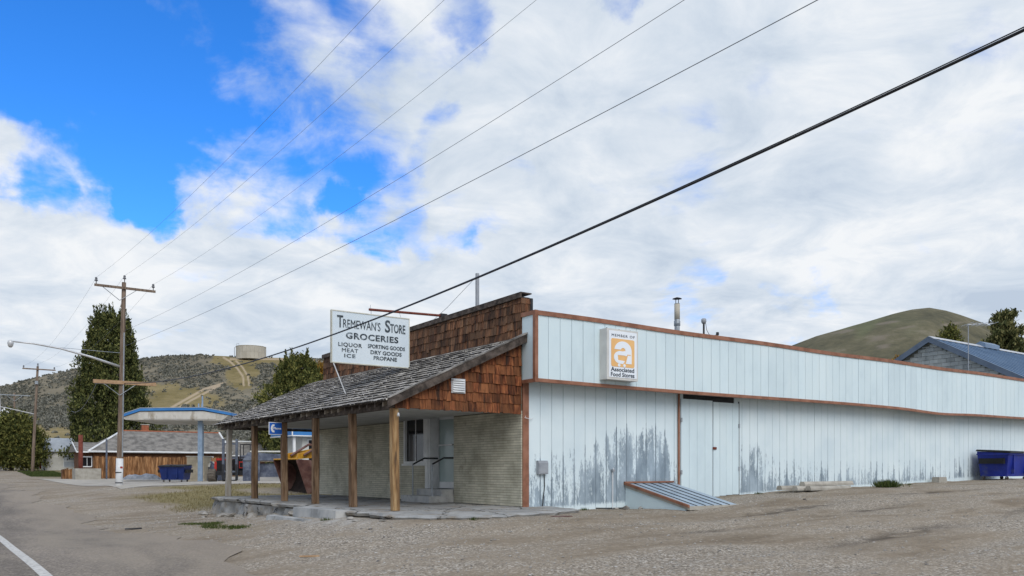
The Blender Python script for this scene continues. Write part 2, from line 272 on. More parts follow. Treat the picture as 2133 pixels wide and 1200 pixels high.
def ground_mat():
    m, t, p = new_mat('dusty gravel'); L = t.links.new
    pos, g = site_pos(t)
    def nz(s, sc_, det=6.0, rg=.6, dist=0.0):
        q = nd(t, 'ShaderNodeTexNoise', Scale=sc_, Detail=det, Roughness=rg, Distortion=dist); L(scaled(t, pos, s), q.inputs['Vector']); return q.outputs[0]
    big = nz((1, 1, 1), .22, 5.0); mid = nz((.35, 1, 1), .9, 6.0, .6, .5); fine = nz((1, 1, 1), 11.0, 6.0, .75)
    v = nd(t, 'ShaderNodeTexVoronoi', Scale=36.0); L(pos, v.inputs['Vector'])
    v2 = nd(t, 'ShaderNodeTexVoronoi', Scale=15.0); L(pos, v2.inputs['Vector'])
    f = math_(t, 'ADD', math_(t, 'MULTIPLY', big, .45), math_(t, 'MULTIPLY', mid, .55))
    c = ramp(t, f, [(.36, (.215, .173, .126)), (.46, (.29, .24, .180)), (.55, (.365, .307, .236)), (.66, (.43, .37, .29))])
    sc1 = nd(t, 'ShaderNodeSeparateColor'); L(v.outputs['Color'], sc1.inputs[0]); sc2 = nd(t, 'ShaderNodeSeparateColor'); L(v2.outputs['Color'], sc2.inputs[0])
    stone = ramp(t, sc1.outputs[0], [(.0, (.10, .088, .072)), (.5, (.27, .234, .190)), (.8, (.44, .39, .325)), (1, (.60, .56, .50))])
    grav = ramp(t, math_(t, 'ADD', math_(t, 'ADD', math_(t, 'MULTIPLY', mid, .55), math_(t, 'MULTIPLY', big, .25)), math_(t, 'MULTIPLY', fine, .2)), [(.44, (0, 0, 0)), (.56, (1, 1, 1))])
    c = mixc(t, math_(t, 'MULTIPLY', grav, .8), c, stone)
    peb = ramp(t, sc2.outputs[1], [(.93, (0, 0, 0)), (.95, (1, 1, 1))]); near = ramp(t, v2.outputs['Distance'], [(.25, (1, 1, 1)), (.4, (0, 0, 0))])
    c = mixc(t, math_(t, 'MULTIPLY', math_(t, 'MULTIPLY', peb, near), .7), c, (.52, .50, .46))
    c = mixc(t, 1.0, c, ramp(t, fine, [(.3, (.70,)*3), (.7, (1.2,)*3)]), 'MULTIPLY')
    # dried grass and dirt stains carried as mesh attribute
    at_ = nd(t, 'ShaderNodeVertexColor', _layer_name='cover'); sp = nd(t, 'ShaderNodeSeparateColor'); L(at_.outputs[0], sp.inputs[0])
    gr = ramp(t, nz((1, 1, 1), 5.0, 6.0, .7), [(.3, (.14, .125, .05)), (.5, (.215, .18, .085)), (.7, (.28, .235, .125))])
    c = mixc(t, sp.outputs[0], c, gr); c = mixc(t, math_(t, 'MULTIPLY', sp.outputs[1], ramp(t, nz((.5, 1, 1), 3.0), [(.38, (0,)*3), (.55, (1,)*3)])), c, (.085, .07, .056)); c = mixc(t, sp.outputs[2], c, mixc(t, fine, (.42, .41, .39), (.60, .59, .56)))
    L(c, p.inputs['Base Color']); p.inputs['Roughness'].default_value = .95; p.inputs['Specular IOR Level'].default_value = .15
    bp = nd(t, 'ShaderNodeBump', Strength=.9, Distance=.03); L(math_(t, 'ADD', math_(t, 'MULTIPLY', fine, .8), math_(t, 'MULTIPLY', v.outputs['Distance'], -.5)), bp.inputs['Height']); L(bp.outputs[0], p.inputs['Normal'])
    return m
MT['ground'] = ground_mat()
def road_mat():
    m, t, p = new_mat('old chip seal asphalt'); L = t.links.new
    pos, g = site_pos(t)
    def nz(s, sc_, det=6.0, rg=.6, dist=0.0):
        q = nd(t, 'ShaderNodeTexNoise', Scale=sc_, Detail=det, Roughness=rg, Distortion=dist); L(scaled(t, pos, s), q.inputs['Vector']); return q.outputs[0]
    mid = nz((1, .25, 1), .7, 6.0, .6, .4); fine = nz((1, 1, 1), 24.0, 5.0, .8)
    v = nd(t, 'ShaderNodeTexVoronoi', Scale=34.0); L(pos, v.inputs['Vector']); s1 = nd(t, 'ShaderNodeSeparateColor'); L(v.outputs['Color'], s1.inputs[0])
    c = ramp(t, mid, [(.35, (.168, .146, .122)), (.5, (.208, .180, .150)), (.65, (.262, .226, .188))])
    st = ramp(t, s1.outputs[0], [(.0, (.5,)*3), (.5, (.95,)*3), (.9, (1.25,)*3), (1, (1.9,)*3)])
    c = mixc(t, .75, c, mixc(t, 1.0, c, st, 'MULTIPLY')); c = mixc(t, 1.0, c, ramp(t, fine, [(.3, (.78,)*3), (.7, (1.15,)*3)]), 'MULTIPLY')
    dust = ramp(t, nz((1, .3, 1), .5, 7.0, .6, .6), [(.5, (0,)*3), (.66, (.7,)*3)]); c = mixc(t, dust, c, (.29, .25, .20))
    sb = nd(t, 'ShaderNodeSeparateXYZ'); L(pos, sb.inputs[0]); eg = nd(t, 'ShaderNodeMapRange', _interpolation_type='SMOOTHSTEP'); L(math_(t, 'ADD', sb.outputs[0], math_(t, 'MULTIPLY', math_(t, 'SUBTRACT', mid, .5), 5.0)), eg.inputs[0]); eg.inputs[1].default_value = 2.0; eg.inputs[2].default_value = 4.3
    c = mixc(t, math_(t, 'MULTIPLY', eg.outputs[0], .62), c, mixc(t, fine, (.24, .203, .158), (.36, .305, .24)))
    L(c, p.inputs['Base Color']); p.inputs['Roughness'].default_value = .92; p.inputs['Specular IOR Level'].default_value = .2
    bp = nd(t, 'ShaderNodeBump', Strength=.6, Distance=.012); L(fine, bp.inputs['Height']); L(bp.outputs[0], p.inputs['Normal'])
    return m
MT['road'] = road_mat()
def line_mat():
    m, t, p = new_mat('worn white road paint'); L = t.links.new; pos, g = site_pos(t)
    n = nd(t, 'ShaderNodeTexNoise', Scale=14.0, Detail=6.0, Roughness=.75); L(pos, n.inputs['Vector'])
    L(ramp(t, n.outputs[0], [(.34, (.20, .185, .165)), (.47, (.50, .49, .46)), (.65, (.62, .61, .58))]), p.inputs['Base Color']); p.inputs['Roughness'].default_value = .9
    return m
MT['line'] = line_mat()
MT['apron'] = M('pale concrete apron', [(.30, .275, .235), (.40, .37, .32), (.44, .41, .36)], .5, bump=.3, dirt=((.22, .20, .17), .6, .60))
def hill_mat(name, cols, scale, grass, dirt, layer=True):
    m, t, p = new_mat(name); L = t.links.new; g = nd(t, 'ShaderNodeNewGeometry')
    n = nd(t, 'ShaderNodeTexNoise', Scale=scale, Detail=9.0, Roughness=.65); L(g.outputs['Position'], n.inputs['Vector'])
    n2 = nd(t, 'ShaderNodeTexNoise', Scale=scale*7, Detail=6.0, Roughness=.7); L(g.outputs['Position'], n2.inputs['Vector'])
    f = math_(t, 'ADD', math_(t, 'MULTIPLY', n.outputs[0], .65), math_(t, 'MULTIPLY', n2.outputs[0], .35))
    k = len(cols); c = ramp(t, f, [(.36+.28*i/(k-1), cols[i]) for i in range(k)])
    a = nd(t, 'ShaderNodeVertexColor', _layer_name='cover'); sp = nd(t, 'ShaderNodeSeparateColor'); L(a.outputs[0], sp.inputs[0])
    c = mixc(t, sp.outputs[0], c, ramp(t, f, [(.38, grass[0]), (.62, grass[1])])); c = mixc(t, sp.outputs[1], c, dirt)
    L(c, p.inputs['Base Color']); p.inputs['Roughness'].default_value = 1; p.inputs['Specular IOR Level'].default_value = .05
    b = nd(t, 'ShaderNodeBump', Strength=.6, Distance=.6/scale*.05); L(n2.outputs[0], b.inputs['Height']); L(b.outputs[0], p.inputs['Normal'])
    return m
MT['hill'] = hill_mat('sage hillside soil', [(.13, .115, .085), (.19, .168, .122), (.24, .21, .155)], .05, ((.16, .13, .055), (.28, .225, .12)), (.42, .335, .235))
MT['dome'] = hill_mat('bare olive hill', [(.058, .058, .042), (.10, .096, .066), (.135, .125, .082), (.19, .17, .125)], .016, ((.115, .125, .072), (.15, .16, .09)), (.21, .18, .145))
# ------------------------------------------------------------------ mesh helpers
class MB:
    def __init__(s): s.v = []; s.f = []
    def quadbox(s, c):                        # eight corners, bottom four then top four, both counter-clockwise from above
        i = len(s.v); s.v += [tuple(q) for q in c]
        s.f += [tuple(i+k for k in q) for q in ((3, 2, 1, 0), (4, 5, 6, 7), (0, 1, 5, 4), (1, 2, 6, 5), (2, 3, 7, 6), (3, 0, 4, 7))]; return s
    def box(s, x0, x1, y0, y1, z0, z1):
        return s.quadbox([(x0, y0, z0), (x1, y0, z0), (x1, y1, z0), (x0, y1, z0), (x0, y0, z1), (x1, y0, z1), (x1, y1, z1), (x0, y1, z1)])
    def prism(s, pts, d):                     # planar polygon swept along vector d
        i = len(s.v); n = len(pts); d = Vector(d)
        s.v += [tuple(q) for q in pts] + [tuple(Vector(q)+d) for q in pts]
        nrm = Vector((0, 0, 0)); P = [Vector(q) for q in pts]
        for k in range(n): nrm += P[k].cross(P[(k+1) % n])
        fl = nrm.dot(d) > 0
        a, b = tuple(range(i, i+n)), tuple(range(i+n, i+2*n))
        s.f += [a[::-1], b] if fl else [a, b[::-1]]
        for k in range(n):
            q = (i+k, i+(k+1) % n, i+n+(k+1) % n, i+n+k); s.f.append(q if fl else q[::-1])
        return s
    def tube(s, pts, r, n=8, cap=True):
        pts = [Vector(p) for p in pts]; rr = r if isinstance(r, (list, tuple)) else [r]*len(pts); i = len(s.v); up = None
        for k, p in enumerate(pts):
            d = (pts[min(k+1, len(pts)-1)]-pts[max(k-1, 0)]).normalized()
            if up is None: up = Vector((0, 0, 1)) if abs(d.z) < .9 else Vector((1, 0, 0))
            x = d.cross(up).normalized(); y = x.cross(d).normalized(); up = y
            for q in range(n):
                t = 2*math.pi*q/n; s.v.append(tuple(p+(x*math.cos(t)+y*math.sin(t))*rr[k]))
        for k in range(len(pts)-1):
            for q in range(n):
                a = i+k*n+q; b = i+k*n+(q+1) % n; s.f.append((a, a+n, b+n, b))
        if cap:
            s.f.append(tuple(i+q for q in range(n))); m = i+(len(pts)-1)*n; s.f.append(tuple(m+q for q in range(n))[::-1])
        return s
    def lathe(s, prof, n=16, o=(0, 0, 0)):    # profile (r, z)
        i = len(s.v)
        for r, z in prof:
            for q in range(n): t = 2*math.pi*q/n; s.v.append((o[0]+r*math.cos(t), o[1]+r*math.sin(t), o[2]+z))
        for k in range(len(prof)-1):
            for q in range(n):
                a = i+k*n+q; b = i+k*n+(q+1) % n; s.f.append((a, b, b+n, a+n))
        s.f.append(tuple(i+q for q in range(n))[::-1]); m = i+(len(prof)-1)*n; s.f.append(tuple(m+q for q in range(n)))
        return s
    def build(s, name, mat, parent=None, smooth=False):
        me = bpy.data.meshes.new(name); me.from_pydata(s.v, [], s.f); me.materials.append(MT[mat] if isinstance(mat, str) else mat)
        if smooth: me.polygons.foreach_set('use_smooth', [True]*len(me.polygons))
        return link(name, me, parent)
def link(name, me, parent=None):
    o = bpy.data.objects.new(name, me); col.objects.link(o)
    if parent: o.parent = parent
    return o
def tag(o, label=None, cat=None, group=None, kind=None):
    for k, v in (('label', label), ('category', cat), ('group', group), ('kind', kind)):
        if v: o[k] = v
    return o
def thing(name, label, cat, loc, rot=SITE, group=None):
    o = bpy.data.objects.new(name, None); col.objects.link(o); o.empty_display_size = .2
    o.location = loc; o.rotation_euler = (0, 0, rot); return tag(o, label, cat, group)
def raw(name, V, Fc, mat, parent=None, smooth=False):
    me = bpy.data.meshes.new(name); me.from_pydata(V if isinstance(V, list) else V.tolist(), [], Fc if isinstance(Fc, list) else Fc.tolist())
    me.materials.append(MT[mat])
    if smooth: me.polygons.foreach_set('use_smooth', [True]*len(me.polygons))
    return link(name, me, parent)
def place(o, loc, rot=0.0): o.location = loc; o.rotation_euler = (0, 0, rot); return o
def text_mesh(name, body, size, mat, parent, loc, sx=1.0, bold=0.0, width=None, space=1.0, extrude=.004):
    cu = bpy.data.curves.new(name, 'FONT'); cu.body = body; cu.size = size; cu.offset = bold; cu.extrude = extrude; cu.space_character = space; cu.resolution_u = 3
    tmp = bpy.data.objects.new('tmp', cu); col.objects.link(tmp); bpy.context.view_layer.update()
    me = bpy.data.meshes.new_from_object(tmp.evaluated_get(bpy.context.evaluated_depsgraph_get())); bpy.data.objects.remove(tmp)
    xs = [v.co.x for v in me.vertices]; x0, x1 = min(xs), max(xs)
    if width: sx = width/(x1-x0)
    for v in me.vertices: v.co.x = (v.co.x-x0)*sx
    me.materials.clear(); me.materials.append(MT[mat])
    o = link(name, me, parent); o.location = loc; o.rotation_euler = (math.pi/2, 0, 0); return o
# ------------------------------------------------------------------ ground
PTS = [(a, b, 0) for a in (-40, -15, 0, 12, 22, 30) for b in (-20, -8, -2, 2)] + [
 (50, -8, .35), (50, 2, .45), (70, -8, .75), (70, 3, .85), (100, -8, 1.2), (100, 4, 1.35), (150, 0, 1.5), (150, 30, 2.0), (100, 40, 1.6), (40, 2, .2),
 (43.6, 7.9, .84), (41, 14, .92), (48, 10, .84), (55, 14, .82), (55, 25, .88), (70, 12, .85), (78, 12, .9), (70, 25, .95), (90, 12, 1.35), (100, 11, 1.65), (88, 8, 1.35),
 (33, 9, .38), (34, 14, .54), (30, 6, .1), (36, 6, .4), (35, 22, .7), (29, 7.5, .11), (27.3, 8.0, .12), (24, 7.6, .28), (21, 7.4, .40), (19, 7.4, .48), (16, 7.2, .54), (15, 7.4, .54), (13.8, 9.5, .57), (14, 12, .58),
 (16.4, 12.5, .60), (16.4, 15.2, .57), (16.4, 20, .86), (16.4, 24, 1.0), (16.4, 28, 1.06), (16.4, 36, 1.22), (16.4, 45, 1.3), (22, 10, .4), (22, 20, .5), (26, 10, .2),
 (26, 5.7, .05), (20, 4.5, .12), (15, 4.5, .22), (10, 5, .2), (10, 12, .45), (10, 20, .70), (10, 36, 1.1), (5, 5, .1), (5, 12, .3), (5, 20, .55), (5, 36, .95), (0, 12, .15), (0, 25, .5), (-10, 15, .15), (-10, 30, .5), (-40, 20, .2), (50, 50, 1.1), (30, 60, 1.3), (10, 60, 1.5)]
_P = np.array(PTS, float)
def _tps(r2): return np.where(r2 > 0, r2*np.log(np.maximum(r2, 1e-9)), 0)
_n = len(_P); _d = ((_P[:, None, :2]-_P[None, :, :2])**2).sum(2)
_A = np.zeros((_n+3, _n+3)); _A[:_n, :_n] = _tps(_d)+np.eye(_n)*1.0; _A[:_n, _n] = 1; _A[:_n, _n+1:] = _P[:, :2]; _A[_n, :_n] = 1; _A[_n+1:, :_n] = _P[:, :2].T
_S = np.linalg.solve(_A, np.concatenate([_P[:, 2], [0, 0, 0]]))
def terrain(a, b):
    a = np.clip(np.asarray(a, float), -40, 150); b = np.clip(np.asarray(b, float), -20, 60)
    out = _S[_n]+_S[_n+1]*a+_S[_n+2]*b
    for i in range(_n): out = out+_S[i]*_tps((a-_P[i, 0])**2+(b-_P[i, 1])**2)
    bl = np.clip((b-3.0)/3.0, 0, 1)
    rut = bl*(.025*np.sin(b*.9+a*.3)*np.sin(a*.8-b*.2)+.015*np.sin(a*2.3+b*.7)*np.sin(b*1.7-a*.4))
    for ac, wd, dp in ((12.7, .35, .05), (11.2, .35, .04), (8.6, .4, .05), (7.0, .4, .04)):       # wheel ruts across the lot
        rut = rut-np.where(b > 5, 1, 0)*np.clip((b-5)/6, 0, 1)*dp*np.exp(-((a-ac-.25*np.sin(b*.35)-(b-20)*.02)/wd)**2)
    fade = np.clip((a-42)/6, 0, 1)
    return out+rut*(1-fade)
def tz(b, a): return float(terrain(a, b))
def lines(lo, f0, f1, hi, st):
    c = list(np.arange(f0, f1+1e-6, st)); up = []; x = f1; s = st
    while x < hi: s *= 1.35; x += s; up.append(min(x, hi))
    dn = []; x = f0; s = st
    while x > lo: s *= 1.35; x -= s; dn.append(max(x, lo))
    return np.array(sorted(set(dn))+c+sorted(set(up)))
def in_site(V): return np.stack([V[:, 0]*CS-V[:, 1]*SN, V[:, 0]*SN+V[:, 1]*CS, V[:, 2]], 1)
def cover(me, arr):
    ca = me.color_attributes.new('cover', 'FLOAT_COLOR', 'POINT'); full = np.ones((len(arr), 4), np.float32); full[:, :3] = arr; ca.data.foreach_set('color', full.ravel())
def sm(x, a, b): t = np.clip((x-a)/(b-a), 0, 1); return t*t*(3-2*t)
def make_ground():
    A = lines(-3500, 4, 46, 4000, .25); B = lines(-3500, 0, 40, 4000, .25)
    aa, bb = np.meshgrid(A, B, indexing='ij'); z = terrain(aa.ravel(), bb.ravel())
    a, b = aa.ravel(), bb.ravel()
    z = z+NR.uniform(-.008, .008, len(z))*((b > 4) & (a < 46) & (a > 3) & (b < 41))
    V = in_site(np.stack([b, a, z], 1)); na, nb = len(A), len(B); idx = np.arange(na*nb).reshape(na, nb)
    Fc = np.stack([idx[:-1, :-1], idx[:-1, 1:], idx[1:, 1:], idx[1:, :-1]], -1).reshape(-1, 4)
    o = raw('ground', V, Fc, 'ground', None, True); tag(o, kind='structure')
    wob = .8*np.sin(a*.7+b*.3)+.5*np.sin(b*1.3-a*.5)+.3*np.sin(a*2.1)
    g = sm(a, 29.6, 31.5)*(1-sm(a+wob*.6, 40, 41.5))*sm(b+wob*.5, 6.6, 8.2)*(1-.0*b)
    bare = sm(np.sin(a*.9+b*.5)+np.sin(b*1.1-a*.35)*.8, .2, 1.0); g = g*(1-.8*bare)
    g = np.maximum(g, np.exp(-(((a-20.5+(b-5.9)*1.5)/1.9)**2+((b-5.9)/.25)**2))*.9)
    g = np.maximum(g, sm(a, 78, 82)*sm(b, 7.5, 8.5)*.8)
    st = np.zeros_like(a)
    for ac, wd in ((12.7, .22), (8.6, .25), (11.2, .12)): st = np.maximum(st, np.exp(-((a-ac-.25*np.sin(b*.35)-(b-20)*.02)/wd)**2)*sm(b, 9, 13)*(.55+.45*np.sin(b*.8+ac)))
    rub = np.exp(-(((a-16.6)/1.7)**2+((b-7.15)/.55)**2))*.8+np.exp(-(((a-22)/4)**2+((b-7.3)/.35)**2))*.5
    cover(o.data, np.stack([g, st, np.clip(rub, 0, 1)*(.5+.5*np.sin(a*9)*np.sin(b*11))], 1))
make_ground()
def strip(name, A, edges, lift, mat):
    """sheet following the ground between b = edges[0](a) and edges[1](a)"""
    n = 14; V = []
    for a in A:
        b0, b1 = edges(a)
        for k in range(n+1): b = b0+(b1-b0)*k/n; V.append((b, a, tz(b, a)+lift))
    V = in_site(np.array(V)); m = len(A); idx = np.arange(m*(n+1)).reshape(m, n+1)
    Fc = np.stack([idx[:-1, :-1], idx[:-1, 1:], idx[1:, 1:], idx[1:, :-1]], -1).reshape(-1, 4)
    return raw(name, V, Fc, mat, None, True)
def road_edge(a): return 4.3+.35*math.sin(a*.45)+.22*math.sin(a*1.27+1)+.12*math.sin(a*3.1)
tag(strip('road', list(np.arange(-40, 60, .5))+list(np.arange(60, 420, 6)), lambda a: (-9.0, road_edge(a)), .012, 'road'), kind='structure')
tag(strip('road_marking', list(np.arange(-40, 60, .5))+list(np.arange(60, 300, 6)), lambda a: (1.50, 1.66), .017, 'line'), kind='structure')
def apron():
    A = np.concatenate([[41.2], np.arange(42, 74, 1.0)]); V = []
    Bs = np.linspace(7.5, 40, 40)
    for a in A:
        for b in Bs: aa = a+(.35*math.sin(b*.9)+.25*math.sin(b*2.3) if a < 41.5 else 0); V.append((b, aa, tz(b, aa)+.018))
    idx = np.arange(len(V)).reshape(len(A), 40); Fc = np.stack([idx[:-1, :-1], idx[:-1, 1:], idx[1:, 1:], idx[1:, :-1]], -1).reshape(-1, 4)
    tag(raw('forecourt', in_site(np.array(V)), Fc, 'apron', None, True), kind='structure')
apron()
# pebbles and rubble crumbs lying on the lot
def pebbles():
    V = []; Fc = []
    base = np.array([(1, 0, 0), (-.5, .87, 0), (-.5, -.87, 0), (.1, 0, .75), (.5, .6, .3)]); fs = [(0, 4, 3), (4, 1, 3), (1, 2, 3), (2, 0, 3), (0, 2, 1), (0, 1, 4)]
    n = 24000; a = NR.uniform(4.5, 30, n); b = NR.uniform(4.6, 30, n)
    ok = ((a < 14.3) | (b < 7.7)) & ((a < 16.3) | (b < 8)) ; a, b = a[ok], b[ok]
    d = np.sin(a*1.1+b*.6)+np.sin(b*1.4-a*.7)+np.exp(-((b-7.0)/1.0)**2)*2; keep = NR.uniform(-1.3, 1.6, len(a)) < d; a, b = a[keep], b[keep]
    z = terrain(a, b); s = .011+.028*NR.rand(len(a))**4; th = NR.uniform(0, 6.28, len(a))
    for i in range(len(a)):
        c, q = math.cos(th[i])*s[i], math.sin(th[i])*s[i]; k = len(V)
        for x, y, zz in base: V.append((b[i]+x*c-y*q, a[i]+x*q+y*c, z[i]+zz*s[i]*.8))
        Fc += [(k+f[0], k+f[1], k+f[2]) for f in fs]
    tag(raw('gravel', in_site(np.array(V)), Fc, 'rock'), 'loose pale pebbles scattered over the dusty lot', 'gravel', None, 'stuff')
pebbles()
def blades(name, pts, h, wd, mat, label, cat, kind='stuff', parent=None):
    V = []; Fc = []
    for b, a, z in pts:
        th = R.uniform(0, 6.28); hh = h*R.uniform(.5, 1.3); ln = R.uniform(-.5, .5)*hh; dx, dy = math.cos(th)*wd, math.sin(th)*wd; k = len(V)
        V += [(b-dx, a-dy, z-.01), (b+dx, a+dy, z-.01), (b+ln*math.sin(th), a+ln*math.cos(th), z+hh)]; Fc.append((k, k+1, k+2))
    o = raw(name, in_site(np.array(V)) if parent is None else np.array(V), Fc, mat, parent)
    return tag(o, label, cat, None, kind) if parent is None else o
def grass_pts(n, fa, fb, ok=lambda a, b: True):
    out = []
    while len(out) < n:
        a, b = R.uniform(*fa), R.uniform(*fb)
        if ok(a, b): out.append((b, a))
    z = terrain([p[1] for p in out], [p[0] for p in out]); return [(p[0], p[1], zz) for p, zz in zip(out, z)]
blades('dry_grass', grass_pts(9000, (29.9, 40.2), (7.2, 24), lambda a, b: math.sin(a*.9+b*.5)+math.sin(b*1.1-a*.35)*.8 < R.uniform(-.2, 1.0)), .09, .012, 'drygrass', 'dry yellow grass beside the porch end', 'grass')
blades('roadside_grass', grass_pts(1500, (18.2, 23), (5.5, 6.4), lambda a, b: abs((a-20.5)+(b-5.9)*1.5) < 2.0 and abs(b-5.9-.15*math.sin(a*3)) < R.uniform(0, .3)), .05, .010, 'lawn', 'thin green grass strip along the gravel edge', 'grass')
blades('lawn', grass_pts(7000, (79, 91), (7.6, 10.6)), .10, .03, 'lawn', 'mown green lawn at the street corner', 'grass')
# ------------------------------------------------------------------ hills
def hill(name, ts, Ys, skyl, Yr, y0, z0, mat, prof, back, nz_amp, coverf):
    su, sv = zip(*skyl); T, Y = np.meshgrid(ts, Ys, indexing='ij'); u = CX+F*T
    zr = H+(HV-np.interp(u, su, sv))/F*Yr; s = (Y-y0)/(Yr-y0)
    g = np.where(s < 1, prof(np.clip(s, 0, 1)), 1-back*np.clip(s-1, 0, 3)**1.3)
    X = T*Y; nzv = np.zeros_like(X)
    for f, amp in ((1, 1), (2.3, .5), (5.1, .25), (11, .12)):
        nzv += amp*np.sin(X*.05*f*nz_amp[1]+1.3*f+np.sin(Y*.031*f*nz_amp[1]))*np.sin(Y*.043*f*nz_amp[1]+.7*f+np.sin(X*.027*f*nz_amp[1]))
    z = z0+(zr-z0)*g+nzv*nz_amp[0]*np.clip(s*3, 0, 1)*np.clip(np.abs(1-s)*4+.12, 0, 1)
    V = np.stack([X, Y, z], -1).reshape(-1, 3); m, n = T.shape; idx = np.arange(m*n).reshape(m, n)
    Fc = np.stack([idx[:-1, :-1], idx[1:, :-1], idx[1:, 1:], idx[:-1, 1:]], -1).reshape(-1, 4)
    o = raw(name, V, Fc, mat, None, True); tag(o, kind='structure')
    uu = (CX+F*V[:, 0]/V[:, 1]); vv = HV-F*(V[:, 2]-H)/V[:, 1]
    cv = coverf(uu, vv, V); cover(o.data, cv); return T, Y, z, cv.reshape(m, n, 3)
def seg_d(u, v, pl):
    d = np.full(len(u), 1e9)
    for (x0, y0), (x1, y1) in zip(pl[:-1], pl[1:]):
        L2 = (x1-x0)**2+(y1-y0)**2; t = np.clip(((u-x0)*(x1-x0)+(v-y0)*(y1-y0))/L2, 0, 1); d = np.minimum(d, np.hypot(u-x0-t*(x1-x0), v-y0-t*(y1-y0)))
    return d
def left_cover(u, v, V):
    wb = 5*np.sin(u*.11+v*.07)+4*np.sin(u*.05-v*.19)+3*np.sin(u*.31)
    g = np.zeros_like(u)
    for cx, cy, rx, ry, k in ((385, 826, 95, 26, -.35), (506, 778, 38, 38, .2), (545, 750, 80, 9, 0), (115, 905, 60, 18, -.3), (310, 850, 70, 26, 0), (470, 752, 40, 10, 0), (600, 770, 14, 20, 0)):
        g = np.maximum(g, 1-sm(np.hypot((u-cx+wb)/rx, (v-cy+k*(u-cx)*.5+wb*.6)/ry), .75, 1.05))
    tr = np.zeros_like(u)
    for pl, wd in (([(335, 862), (380, 836), (425, 811), (468, 798)], 2.6), ([(352, 862), (398, 834), (440, 812), (462, 801)], 2.2), ([(508, 803), (506, 784), (494, 767), (478, 752), (466, 745)], 2.0), ([(519, 803), (516, 783), (505, 765), (492, 752)], 1.8), ([(480, 748), (540, 748), (600, 748)], 2.0)):
        tr = np.maximum(tr, 1-sm(seg_d(u, v, pl), wd*.6, wd*1.3))
    return np.stack([g, tr*.85, g*0], 1)
SKY_L = [(-900, 900), (-500, 880), (-200, 842), (0, 806), (100, 781), (200, 762), (300, 748), (350, 742), (420, 740), (470, 742), (520, 745), (560, 745), (620, 746), (680, 750), (760, 760), (900, 790), (1100, 840), (1400, 900), (2000, 940)]
YR = 290.0
HTS = np.concatenate([np.linspace(-1.05, -.66, 90, endpoint=False), np.linspace(-.66, -.20, 420, endpoint=False), np.linspace(-.20, .35, 90)])
HT, HY, HZ, HC = hill('hillside', HTS, np.concatenate([np.linspace(98, 300, 200), np.linspace(305, 520, 24)]), SKY_L, YR, 100, 1.2, 'hill', lambda s: .45*s+.55*s*s, .5, (.7, 1.0), left_cover)
def hill_at(u, v):
    t = (u-CX)/F; i = int(np.argmin(np.abs(HT[:, 0]-t))); z = HZ[i]; Y = HY[i]; vv = HV-F*(z-H)/Y
    j = int(np.argmax(vv <= v)); return Vector((t*Y[j], Y[j], z[j]))
def sagebrush():
    V = []; Fc = []; n = 0
    m, k = HT.shape
    while n < 15000:
        t = R.uniform(-.72, -.16); Y = 104+R.random()**.8*190; i = min(int(np.searchsorted(HTS, t)), len(HTS)-1); j = int((Y-98)/202*199)
        if j >= k or HC[i, j, 1] > .25 or R.random() < HC[i, j, 0]*.93: continue
        if math.sin(t*60+Y*.05)+math.sin(Y*.21-t*25)+R.uniform(-1.2, 1.6) < -.6: continue
        X, z = t*Y, HZ[i, j]; r = R.uniform(.28, .72)*(1 if Y > 150 else .85); n += 1
        for q in range(12):
            th = R.uniform(0, 6.28); ph = R.uniform(.0, 1.3); d = r*R.uniform(.55, 1); c = Vector((X+math.cos(th)*math.cos(ph)*d, Y+math.sin(th)*math.cos(ph)*d, z+math.sin(ph)*d*.85+.05))
            e1 = Vector((R.uniform(-1, 1), R.uniform(-1, 1), R.uniform(-.5, .5))).normalized()*r*.34; e2 = Vector((R.uniform(-.5, .5), R.uniform(-.5, .5), R.uniform(.4, 1))).normalized()*r*.34
            i0 = len(V); V += [tuple(c-e1-e2), tuple(c+e1-e2), tuple(c+e1*.7+e2), tuple(c-e1*.7+e2)]; Fc.append((i0, i0+1, i0+2, i0+3))
    tag(raw('sagebrush', V, Fc, 'sage'), 'grey green sagebrush covering the hillside', 'sagebrush', None, 'stuff')
sagebrush()
SKY_R = [(-200, 960), (1100, 900), (1400, 800), (1500, 766), (1600, 736), (1650, 719), (1700, 700), (1750, 686), (1800, 672), (1860, 654), (1900, 645), (1935, 641), (1970, 646), (2000, 655), (2050, 673), (2133, 704), (2300, 765), (2600, 850), (3200, 930)]
def dome_cover(u, v, V):
    g = sm(690-v+12*np.sin(u*.05)+8*np.sin(u*.13+v*.1), -10, 25)*sm(1900-u+.8*(v-660), -40, 120)*.8
    r = np.zeros_like(u)
    for cx, cy, rx, ry in ((1890, 682, 14, 3), (1830, 705, 22, 6), (1760, 690, 18, 4), (1850, 672, 25, 3), (1980, 676, 25, 4), (1840, 722, 18, 5)): r = np.maximum(r, 1-sm(np.hypot((u-cx+6*np.sin(v*.7))/rx, (v-cy+.15*(u-cx))/ry), .5, 1.2))
    return np.stack([g, r*.7, g*0], 1)
hill('distant_hill', np.linspace(-.1, 1.1, 420), np.concatenate([np.linspace(560, 920, 150), np.linspace(930, 1500, 24)]), SKY_R, 900.0, 560, 0, 'dome', lambda s: .65*s+.35*np.sin(s*math.pi/2), .6, (3.8, .40), dome_cover)
